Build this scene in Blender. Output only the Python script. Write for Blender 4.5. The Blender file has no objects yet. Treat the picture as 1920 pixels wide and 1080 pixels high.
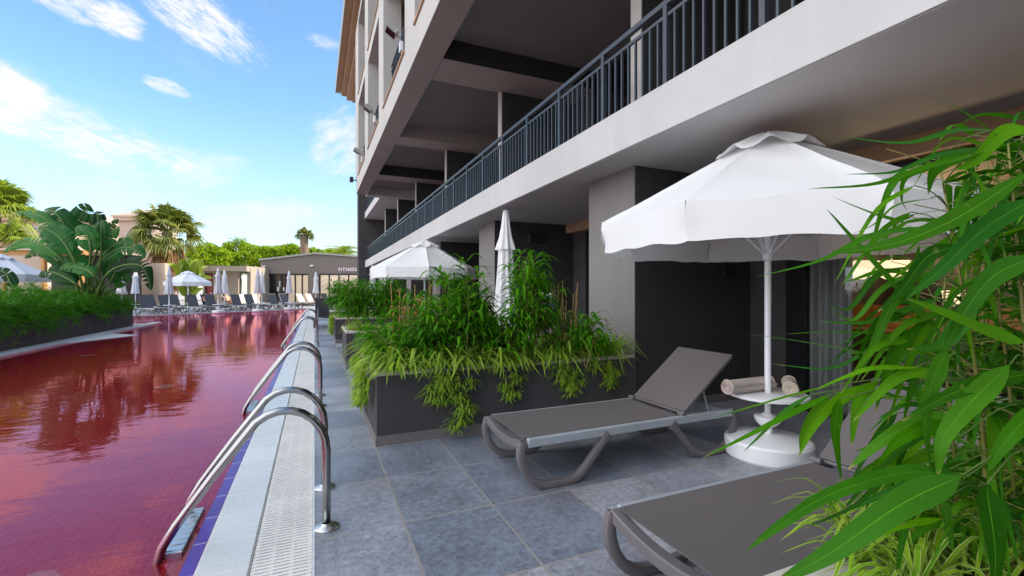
import bpy, math, random
from mathutils import Vector, Matrix, noise
R = math.radians
sc = bpy.context.scene
COL = sc.collection
# ---------------------------------------------------------------- camera, sky, sun, exposure
H = 1.3
YAW = R(23.45)
F = 853.0
cam = bpy.data.cameras.new("Camera")
cam.sensor_width = 36.0
cam.lens = 36.0 * F / 1920.0
cam.shift_y = 5.0 / 1920.0
cam.clip_start = 0.02
cam.clip_end = 3000.0
camo = bpy.data.objects.new("Camera", cam)
COL.objects.link(camo)
camo.location = (0, 0, H)
camo.rotation_euler = (R(90), 0, -YAW)
sc.camera = camo
CR = Vector((math.cos(YAW), -math.sin(YAW), 0))
CF = Vector((math.sin(YAW), math.cos(YAW), 0))


def W(px, py, d):
    """A point seen at photograph pixel (px, py) at depth d metres."""
    return CR * ((px - 960) / F * d) + CF * d + Vector((0, 0, H + (545 - py) / F * d))


def G(px, py, z=0.0):
    return W(px, py, (H - z) * F / (py - 545.0))


def C(x, d, z=0.0):
    return CR * x + CF * d + Vector((0, 0, z))


def D(px, py):
    return (CR * ((px - 960) / F) + CF + Vector((0, 0, (545 - py) / F))).normalized()


SUN_EL, SUN_AZ = R(37), R(100)          # azimuth clockwise from +Y
EXPOSURE = 0.74
SKY_STRENGTH = 0.12
sc.view_settings.view_transform = 'Standard'
sc.view_settings.look = 'None'
sc.view_settings.exposure = EXPOSURE
sc.view_settings.gamma = 1.0
sc.render.engine = 'CYCLES'
sc.cycles.use_denoising = True
sc.cycles.max_bounces = 10
sc.cycles.transparent_max_bounces = 16
sc.cycles.sample_clamp_indirect = 6.0

world = bpy.data.worlds.new("World")
sc.world = world
world.use_nodes = True
wt = world.node_tree
wt.nodes.clear()


class NT:
    """Small node-building helper."""
    def __init__(self, tree):
        self.t = tree

    def n(self, kind, **kw):
        nd = self.t.nodes.new(kind)
        for k, v in kw.items():
            setattr(nd, k, v)
        return nd

    def link(self, a, b):
        self.t.links.new(a, b)

    def put(self, sock, v):
        if hasattr(v, 'is_output') or isinstance(v, bpy.types.NodeSocket):
            self.t.links.new(v, sock)
        else:
            sock.default_value = v

    def math(self, op, a, b=None, c=None, clamp=False):
        nd = self.n('ShaderNodeMath', operation=op, use_clamp=clamp)
        self.put(nd.inputs[0], a)
        if b is not None:
            self.put(nd.inputs[1], b)
        if c is not None:
            self.put(nd.inputs[2], c)
        return nd.outputs[0]

    def vmath(self, op, a, b=None):
        nd = self.n('ShaderNodeVectorMath', operation=op)
        self.put(nd.inputs[0], a)
        if b is not None:
            self.put(nd.inputs[1], b)
        return nd

    def smooth(self, x, a, b, lo=0.0, hi=1.0):
        nd = self.n('ShaderNodeMapRange', interpolation_type='SMOOTHSTEP')
        self.put(nd.inputs[0], x)
        nd.inputs[1].default_value = a
        nd.inputs[2].default_value = b
        nd.inputs[3].default_value = lo
        nd.inputs[4].default_value = hi
        return nd.outputs[0]

    def mix(self, f, a, b, mode='MIX'):
        nd = self.n('ShaderNodeMix', data_type='RGBA', blend_type=mode)
        self.put(nd.inputs[0], f)
        self.put(nd.inputs[6], a)
        self.put(nd.inputs[7], b)
        return nd.outputs[2]

    def noise(self, vec, scale, detail=3.0, rough=0.55, dist=0.0):
        nd = self.n('ShaderNodeTexNoise')
        if vec is not None:
            self.t.links.new(vec, nd.inputs['Vector'])
        nd.inputs['Scale'].default_value = scale
        nd.inputs['Detail'].default_value = detail
        nd.inputs['Roughness'].default_value = rough
        nd.inputs['Distortion'].default_value = dist
        return nd.outputs[0]

    def mapping(self, vec, loc=(0, 0, 0), rot=(0, 0, 0), scale=(1, 1, 1)):
        nd = self.n('ShaderNodeMapping')
        self.t.links.new(vec, nd.inputs[0])
        nd.inputs[1].default_value = loc
        nd.inputs[2].default_value = rot
        nd.inputs[3].default_value = scale
        return nd.outputs[0]


w = NT(wt)
sky = w.n('ShaderNodeTexSky', sky_type='NISHITA')
sky.sun_disc = False
sky.sun_elevation = SUN_EL
sky.sun_rotation = SUN_AZ
sky.air_density = 1.0
sky.dust_density = 0.6
sky.ozone_density = 1.6
tc = w.n('ShaderNodeTexCoord')
dirv = tc.outputs['Generated']
hs = w.n('ShaderNodeHueSaturation')
w.link(sky.outputs[0], hs.inputs['Color'])
hs.inputs['Saturation'].default_value = 1.12
hs.inputs['Value'].default_value = 1.62
skycol = w.mix(1.0, hs.outputs[0], (0.93, 1.0, 0.97, 1), 'MULTIPLY')


def cloud_blob(px, py, rx, ry, tilt, seed, scale, amount, feather=0.0):
    """A wisp of cirrus centred on a direction: soft elliptical envelope times stretched noise."""
    c = D(px, py)
    e1 = c.cross(Vector((0, 0, 1))).normalized()
    e2 = e1.cross(c).normalized()
    t = R(tilt)
    a1 = e1 * math.cos(t) + e2 * math.sin(t)
    a2 = -e1 * math.sin(t) + e2 * math.cos(t)
    x = w.vmath('DOT_PRODUCT', dirv, tuple(a1)).outputs['Value']
    y = w.vmath('DOT_PRODUCT', dirv, tuple(a2)).outputs['Value']
    x = w.math('SUBTRACT', x, c.dot(a1))
    y = w.math('SUBTRACT', y, c.dot(a2))
    cb = w.n('ShaderNodeCombineXYZ')
    w.link(x, cb.inputs[0])
    w.link(y, cb.inputs[1])
    cb.inputs[2].default_value = seed
    nv = w.mapping(cb.outputs[0], scale=(scale, scale * 2.6, 1))
    n1 = w.noise(nv, 1.5, 8.0, 0.66, 0.7)
    wob = w.noise(nv, 0.45, 2.0, 0.5)
    q = w.math('ADD', w.math('POWER', w.math('ABSOLUTE', w.math('DIVIDE', x, rx / F)), 2.0),
               w.math('POWER', w.math('ABSOLUTE', w.math('DIVIDE', y, ry / F)), 2.0))
    q = w.math('ADD', q, w.math('MULTIPLY', w.math('SUBTRACT', wob, 0.5), 1.6))
    env = w.smooth(q, 0.0, 1.35, 1.0, 0.0)
    front = w.math('GREATER_THAN', w.vmath('DOT_PRODUCT', dirv, tuple(c)).outputs['Value'], 0.2)
    m = w.smooth(w.math('ADD', n1, w.math('MULTIPLY', env, 0.34)), 0.54, 1.02)
    return w.math('MULTIPLY', w.math('MULTIPLY', m, env), w.math('MULTIPLY', front, amount))


masks = [cloud_blob(110, 232, 165, 46, -14, 1.7, 15, 1.05),
         cloud_blob(5, 165, 45, 45, -25, 9.1, 14, 1.0),
         cloud_blob(350, 18, 110, 46, -24, 4.2, 24, 1.05),
         cloud_blob(225, 36, 34, 26, -10, 2.2, 20, 1.1),
         cloud_blob(135, 3, 60, 24, -8, 6.4, 24, 0.9),
         cloud_blob(312, 163, 34, 12, -8, 3.9, 30, 0.85),
         cloud_blob(640, 268, 62, 70, 30, 7.7, 16, 0.95),
         cloud_blob(612, 80, 34, 14, -8, 7.1, 30, 0.55),
         cloud_blob(500, 405, 150, 30, 8, 5.3, 13, 0.9),
         cloud_blob(380, 318, 70, 40, 20, 8.6, 13, 0.55),
         cloud_blob(150, 330, 160, 60, -15, 8.1, 9, 0.35)]
tot = masks[0]
for m_ in masks[1:]:
    tot = w.math('ADD', tot, m_)
# thin veil all over, and an unseen bright patch added at the side to light the terrace
veil = w.smooth(w.noise(w.mapping(dirv, scale=(2.2, 2.2, 5.0)), 2.0, 6.0, 0.6, 0.8), 0.55, 0.9, 0.0, 0.16)
tot = w.math('ADD', tot, veil, clamp=True)
CLOUD = (5.2, 5.2, 5.3, 1)
skyc = w.mix(tot, skycol, CLOUD)
# pale haze towards the horizon
sep = w.n('ShaderNodeSeparateXYZ')
w.link(dirv, sep.inputs[0])
hz = w.smooth(sep.outputs[2], -0.02, 0.36, 0.55, 0.0)
skyc = w.mix(hz, skyc, (3.9, 4.25, 4.6, 1))
fill_dir = Vector((-0.88, -0.14, 0.45)).normalized()
bd = w.vmath('DOT_PRODUCT', dirv, tuple(fill_dir)).outputs['Value']
bn = w.noise(w.mapping(dirv, scale=(1, 1, 2)), 2.4, 5.0, 0.6)
sky_fill = w.smooth(w.math('ADD', bd, w.math('MULTIPLY', bn, 0.25)), 0.55, 0.95)
skyc = w.mix(sky_fill, skyc, (13.5, 13.7, 14.2, 1))  # added glow out of view, fills the shaded terrace with light
bg = w.n('ShaderNodeBackground')
w.link(skyc, bg.inputs[0])
bg.inputs[1].default_value = SKY_STRENGTH
wo = w.n('ShaderNodeOutputWorld')
w.link(bg.outputs[0], wo.inputs[0])

sun = bpy.data.lights.new("sun", 'SUN')
sun.energy = 4.7
sun.angle = R(0.53)
sun.color = (1.0, 0.9, 0.76)
suno = bpy.data.objects.new("sun", sun)
COL.objects.link(suno)
sdir = Vector((math.sin(SUN_AZ) * math.cos(SUN_EL), math.cos(SUN_AZ) * math.cos(SUN_EL), math.sin(SUN_EL)))
suno.rotation_euler = (-sdir).to_track_quat('-Z', 'Y').to_euler()
suno.location = sdir * 60

# ---------------------------------------------------------------- materials


def new_mat(name):
    m = bpy.data.materials.new(name)
    m.use_nodes = True
    m.node_tree.nodes.clear()
    t = NT(m.node_tree)
    out = t.n('ShaderNodeOutputMaterial')
    return m, t, out


def principled(t, color, rough=0.5, metal=0.0, spec=0.5):
    p = t.n('ShaderNodeBsdfPrincipled')
    t.put(p.inputs['Base Color'], color if not isinstance(color, tuple) else (*color[:3], 1))
    t.put(p.inputs['Roughness'], rough)
    p.inputs['Metallic'].default_value = metal
    p.inputs['Specular IOR Level'].default_value = spec
    return p


def bump(t, p, h, strength, dist=0.01):
    b = t.n('ShaderNodeBump')
    b.inputs['Strength'].default_value = strength
    b.inputs['Distance'].default_value = dist
    t.link(h, b.inputs['Height'])
    t.link(b.outputs[0], p.inputs['Normal'])
    return b


def surf(name, color, rough=0.6, var=0.12, scale=1.5, bscale=60.0, bstr=0.15, metal=0.0, spec=0.4, streak=0.0, bdist=0.004):
    """General surface: colour with soft blotches, roughness variation, fine bump."""
    m, t, out = new_mat(name)
    tcd = t.n('ShaderNodeTexCoord').outputs['Object']
    n1 = t.noise(tcd, scale, 5.0, 0.6)
    n2 = t.noise(tcd, scale * 9, 3.0, 0.6)
    k = t.math('ADD', t.math('MULTIPLY', n1, 0.7), t.math('MULTIPLY', n2, 0.3))
    if streak:
        n3 = t.noise(t.mapping(tcd, scale=(5, 5, 0.35)), 1.4, 4.0, 0.6)
        k = t.math('ADD', k, t.math('MULTIPLY', t.math('SUBTRACT', n3, 0.5), streak))
    lo = tuple(c * (1 - var) for c in color)
    hi = tuple(min(1, c * (1 + var)) for c in color)
    col = t.mix(t.smooth(k, 0.3, 0.7), (*lo, 1), (*hi, 1))
    p = principled(t, col, t.smooth(n2, 0.2, 0.8, max(0.02, rough - 0.08), min(1, rough + 0.08)), metal, spec)
    if bstr:
        bump(t, p, t.noise(tcd, bscale, 4.0, 0.6), bstr, bdist)
    t.link(p.outputs[0], out.inputs[0])
    return m


def leafmat(name, cols, rough=0.42, trans=0.35, var_scale=6.0, spec=0.4, veins=False, per_leaf=False):
    """Leaf: colour per leaf (random per island), thin translucent blade."""
    m, t, out = new_mat(name)
    geo = t.n('ShaderNodeNewGeometry')
    ramp = t.n('ShaderNodeValToRGB')
    if per_leaf:
        t.link(t.n('ShaderNodeAttribute', attribute_name='along').outputs['Fac'], ramp.inputs[0])
    else:
        t.link(geo.outputs['Random Per Island'], ramp.inputs[0])
    els = ramp.color_ramp.elements
    while len(els) < len(cols):
        els.new(0.5)
    for i, c in enumerate(cols):
        els[i].position = i / max(1, len(cols) - 1)
        els[i].color = (*c, 1)
    tcd = t.n('ShaderNodeTexCoord').outputs['Object']
    n1 = t.noise(tcd, var_scale, 4.0, 0.6)
    col = t.mix(1.0, ramp.outputs[0], t.mix(n1, (0.62, 0.66, 0.6, 1), (1.35, 1.3, 1.3, 1)), 'MULTIPLY')
    if veins:
        ax = t.n('ShaderNodeAttribute', attribute_name='across').outputs['Fac']
        al = t.n('ShaderNodeAttribute', attribute_name='along').outputs['Fac']
        vn = t.math('SINE', t.math('MULTIPLY', ax, 34.0))
        k = t.math('ADD', t.math('MULTIPLY', vn, 0.05), 1.0)
        cbv = t.n('ShaderNodeCombineXYZ')
        for i in range(3):
            t.link(k, cbv.inputs[i])
        col = t.mix(1.0, col, cbv.outputs[0], 'MULTIPLY')
        rnd2 = t.math('FRACT', t.math('MULTIPLY', geo.outputs['Random Per Island'], 17.3))
        tipm = t.math('MULTIPLY', t.smooth(t.math('ADD', al, t.math('MULTIPLY', n1, 0.12)), 0.97, 1.08), t.math('GREATER_THAN', rnd2, 0.45))
        col = t.mix(tipm, col, (0.42, 0.33, 0.12, 1))
        spot = t.math('MULTIPLY', t.smooth(t.noise(tcd, 38.0, 3.0, 0.6), 0.66, 0.74), 0.45)
        col = t.mix(spot, col, (0.2, 0.27, 0.05, 1))
    p = principled(t, col, rough, 0.0, spec)
    tr = t.n('ShaderNodeBsdfTranslucent')
    t.link(t.mix(1.0, col, (1.25, 1.3, 0.6, 1), 'MULTIPLY'), tr.inputs[0])
    mx = t.n('ShaderNodeMixShader')
    mx.inputs[0].default_value = trans
    t.link(p.outputs[0], mx.inputs[1])
    t.link(tr.outputs[0], mx.inputs[2])
    t.link(mx.outputs[0], out.inputs[0])
    return m


def cloth(name, color, rough=0.85, trans=0.0, bscale=300.0, bstr=0.2, wr=0.0, var=0.05):
    m, t, out = new_mat(name)
    tcd = t.n('ShaderNodeTexCoord').outputs['Object']
    n1 = t.noise(tcd, 3.0, 5.0, 0.6)
    lo = tuple(c * (1 - var) for c in color)
    col = t.mix(n1, (*lo, 1), (*color, 1))
    p = principled(t, col, rough, 0.0, 0.2)
    p.inputs['Sheen Weight'].default_value = 0.1
    h = t.noise(tcd, bscale, 2.0, 0.5)
    if wr:
        h = t.math('ADD', h, t.math('MULTIPLY', t.noise(tcd, 7.0, 4.0, 0.6), wr))
    bump(t, p, h, bstr, 0.004)
    if trans:
        tr = t.n('ShaderNodeBsdfTranslucent')
        t.link(col, tr.inputs[0])
        mx = t.n('ShaderNodeMixShader')
        mx.inputs[0].default_value = trans
        t.link(p.outputs[0], mx.inputs[1])
        t.link(tr.outputs[0], mx.inputs[2])
        t.link(mx.outputs[0], out.inputs[0])
    else:
        t.link(p.outputs[0], out.inputs[0])
    return m


def sling_mat(name, color):
    """Woven textilene: fine crossing threads."""
    m, t, out = new_mat(name)
    tcd = t.n('ShaderNodeTexCoord').outputs['Object']
    w1 = t.n('ShaderNodeTexWave', wave_type='BANDS', bands_direction='X')
    w1.inputs['Scale'].default_value = 80
    w2 = t.n('ShaderNodeTexWave', wave_type='BANDS', bands_direction='Y')
    w2.inputs['Scale'].default_value = 80
    t.link(tcd, w1.inputs[0])
    t.link(tcd, w2.inputs[0])
    h = t.math('MULTIPLY', w1.outputs[1], w2.outputs[1])
    n1 = t.noise(tcd, 2.5, 4.0, 0.6)
    c2 = t.mix(h, (*(c * 0.75 for c in color), 1), (*(c * 1.2 for c in color), 1))
    c3 = t.mix(t.math('MULTIPLY', n1, 0.25), c2, (*(c * 0.7 for c in color), 1))
    p = principled(t, c3, 0.55, 0.0, 0.45)
    bump(t, p, h, 0.25, 0.002)
    t.link(p.outputs[0], out.inputs[0])
    return m


def tile_mat(name, c1, c2, mortar, bw, rh, shift, msize=0.004, rough=0.4, mott=0.35, spec=0.45, dirt=0.0):
    m, t, out = new_mat(name)
    tcd = t.n('ShaderNodeTexCoord').outputs['Object']
    v = t.mapping(tcd, loc=(-shift[0], -shift[1], 0))
    b = t.n('ShaderNodeTexBrick', offset=0.0, squash=1.0)
    t.link(v, b.inputs['Vector'])
    b.inputs['Color1'].default_value = (0, 0, 0, 1)
    b.inputs['Color2'].default_value = (1, 1, 1, 1)
    b.inputs['Mortar'].default_value = (0.5, 0.5, 0.5, 1)
    b.inputs['Scale'].default_value = 1.0
    b.inputs['Mortar Size'].default_value = msize
    b.inputs['Mortar Smooth'].default_value = 0.1
    b.inputs['Brick Width'].default_value = bw
    b.inputs['Row Height'].default_value = rh
    base = t.mix(b.outputs['Color'], (*c1, 1), (*c2, 1))
    n1 = t.noise(tcd, 2.2, 6.0, 0.65, 0.4)
    n2 = t.noise(tcd, 26.0, 5.0, 0.7)
    n3 = t.noise(tcd, 120.0, 2.0, 0.7)
    k = t.math('ADD', t.math('MULTIPLY', n1, 0.34), t.math('ADD', t.math('MULTIPLY', n2, 0.4), t.math('MULTIPLY', n3, 0.26)))
    fac = t.smooth(k, 0.32, 0.68, 1 - mott, 1 + mott)
    cb = t.n('ShaderNodeCombineXYZ')
    for i in range(3):
        t.link(fac, cb.inputs[i])
    col = t.mix(1.0, base, cb.outputs[0], 'MULTIPLY')
    if dirt:
        dm = t.smooth(t.noise(tcd, 0.9, 4.0, 0.6), 0.5, 0.72, 0.0, dirt)
        col = t.mix(dm, col, (0.2, 0.17, 0.14, 1))
        sp = t.smooth(t.noise(tcd, 95.0, 3.0, 0.6), 0.6, 0.72, 0.0, 0.7)
        col = t.mix(sp, col, (0.42, 0.43, 0.46, 1))
    col = t.mix(b.outputs['Fac'], col, (*mortar, 1))
    p = principled(t, col, t.smooth(n2, 0.3, 0.7, rough - 0.25 * rough, rough + 0.28 * rough), 0.0, spec)
    hh = t.math('SUBTRACT', t.math('MULTIPLY', n2, 0.25), b.outputs['Fac'])
    bump(t, p, hh, 0.25, 0.004)
    t.link(p.outputs[0], out.inputs[0])
    return m


def emit(name, color, strength):
    m, t, out = new_mat(name)
    e = t.n('ShaderNodeEmission')
    e.inputs[0].default_value = (*color, 1)
    e.inputs[1].default_value = strength
    t.link(e.outputs[0], out.inputs[0])
    return m


def thin_glass(name, tint=(0.9, 0.93, 0.95), refl=1.0):
    m, t, out = new_mat(name)
    tr = t.n('ShaderNodeBsdfTransparent')
    tr.inputs[0].default_value = (*tint, 1)
    gl = t.n('ShaderNodeBsdfGlossy')
    gl.inputs['Roughness'].default_value = 0.01
    fr = t.n('ShaderNodeFresnel')
    fr.inputs[0].default_value = 1.5
    mx = t.n('ShaderNodeMixShader')
    t.link(t.math('MULTIPLY', fr.outputs[0], refl, clamp=True), mx.inputs[0])
    t.link(tr.outputs[0], mx.inputs[1])
    t.link(gl.outputs[0], mx.inputs[2])
    t.link(mx.outputs[0], out.inputs[0])
    return m


def water_mat():
    m, t, out = new_mat("pool_water")
    tcd = t.n('ShaderNodeTexCoord').outputs['Object']
    n1 = t.noise(t.mapping(tcd, rot=(0, 0, R(12)), scale=(0.9, 2.1, 1)), 1.5, 4.0, 0.55, 0.6)
    n2 = t.noise(t.mapping(tcd, rot=(0, 0, R(-25)), scale=(1, 1.6, 1)), 5.5, 3.0, 0.5, 0.4)
    h = t.math('ADD', n1, t.math('MULTIPLY', n2, 0.2))
    b = t.n('ShaderNodeBump')
    b.inputs['Strength'].default_value = 0.032
    b.inputs['Distance'].default_value = 0.1
    t.link(h, b.inputs['Height'])
    rf = t.n('ShaderNodeBsdfRefraction')
    rf.inputs['IOR'].default_value = 1.33
    rf.inputs['Roughness'].default_value = 0.0
    rf.inputs[0].default_value = (1.0, 0.93, 0.93, 1)
    gl = t.n('ShaderNodeBsdfGlossy')
    gl.inputs['Roughness'].default_value = 0.0
    gl.inputs[0].default_value = (1.0, 0.5, 0.66, 1)
    fr = t.n('ShaderNodeFresnel')
    fr.inputs[0].default_value = 1.66
    for nd in (rf, gl, fr):
        t.link(b.outputs[0], nd.inputs['Normal'])
    # the dyed water scatters some red light back itself
    df = t.n('ShaderNodeBsdfDiffuse')
    df.inputs[0].default_value = (0.4, 0.003, 0.006, 1)
    body = t.n('ShaderNodeMixShader')
    body.inputs[0].default_value = 0.3
    t.link(rf.outputs[0], body.inputs[1])
    t.link(df.outputs[0], body.inputs[2])
    mx = t.n('ShaderNodeMixShader')
    t.link(fr.outputs[0], mx.inputs[0])
    t.link(body.outputs[0], mx.inputs[1])
    t.link(gl.outputs[0], mx.inputs[2])
    t.link(mx.outputs[0], out.inputs[0])
    return m


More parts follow.
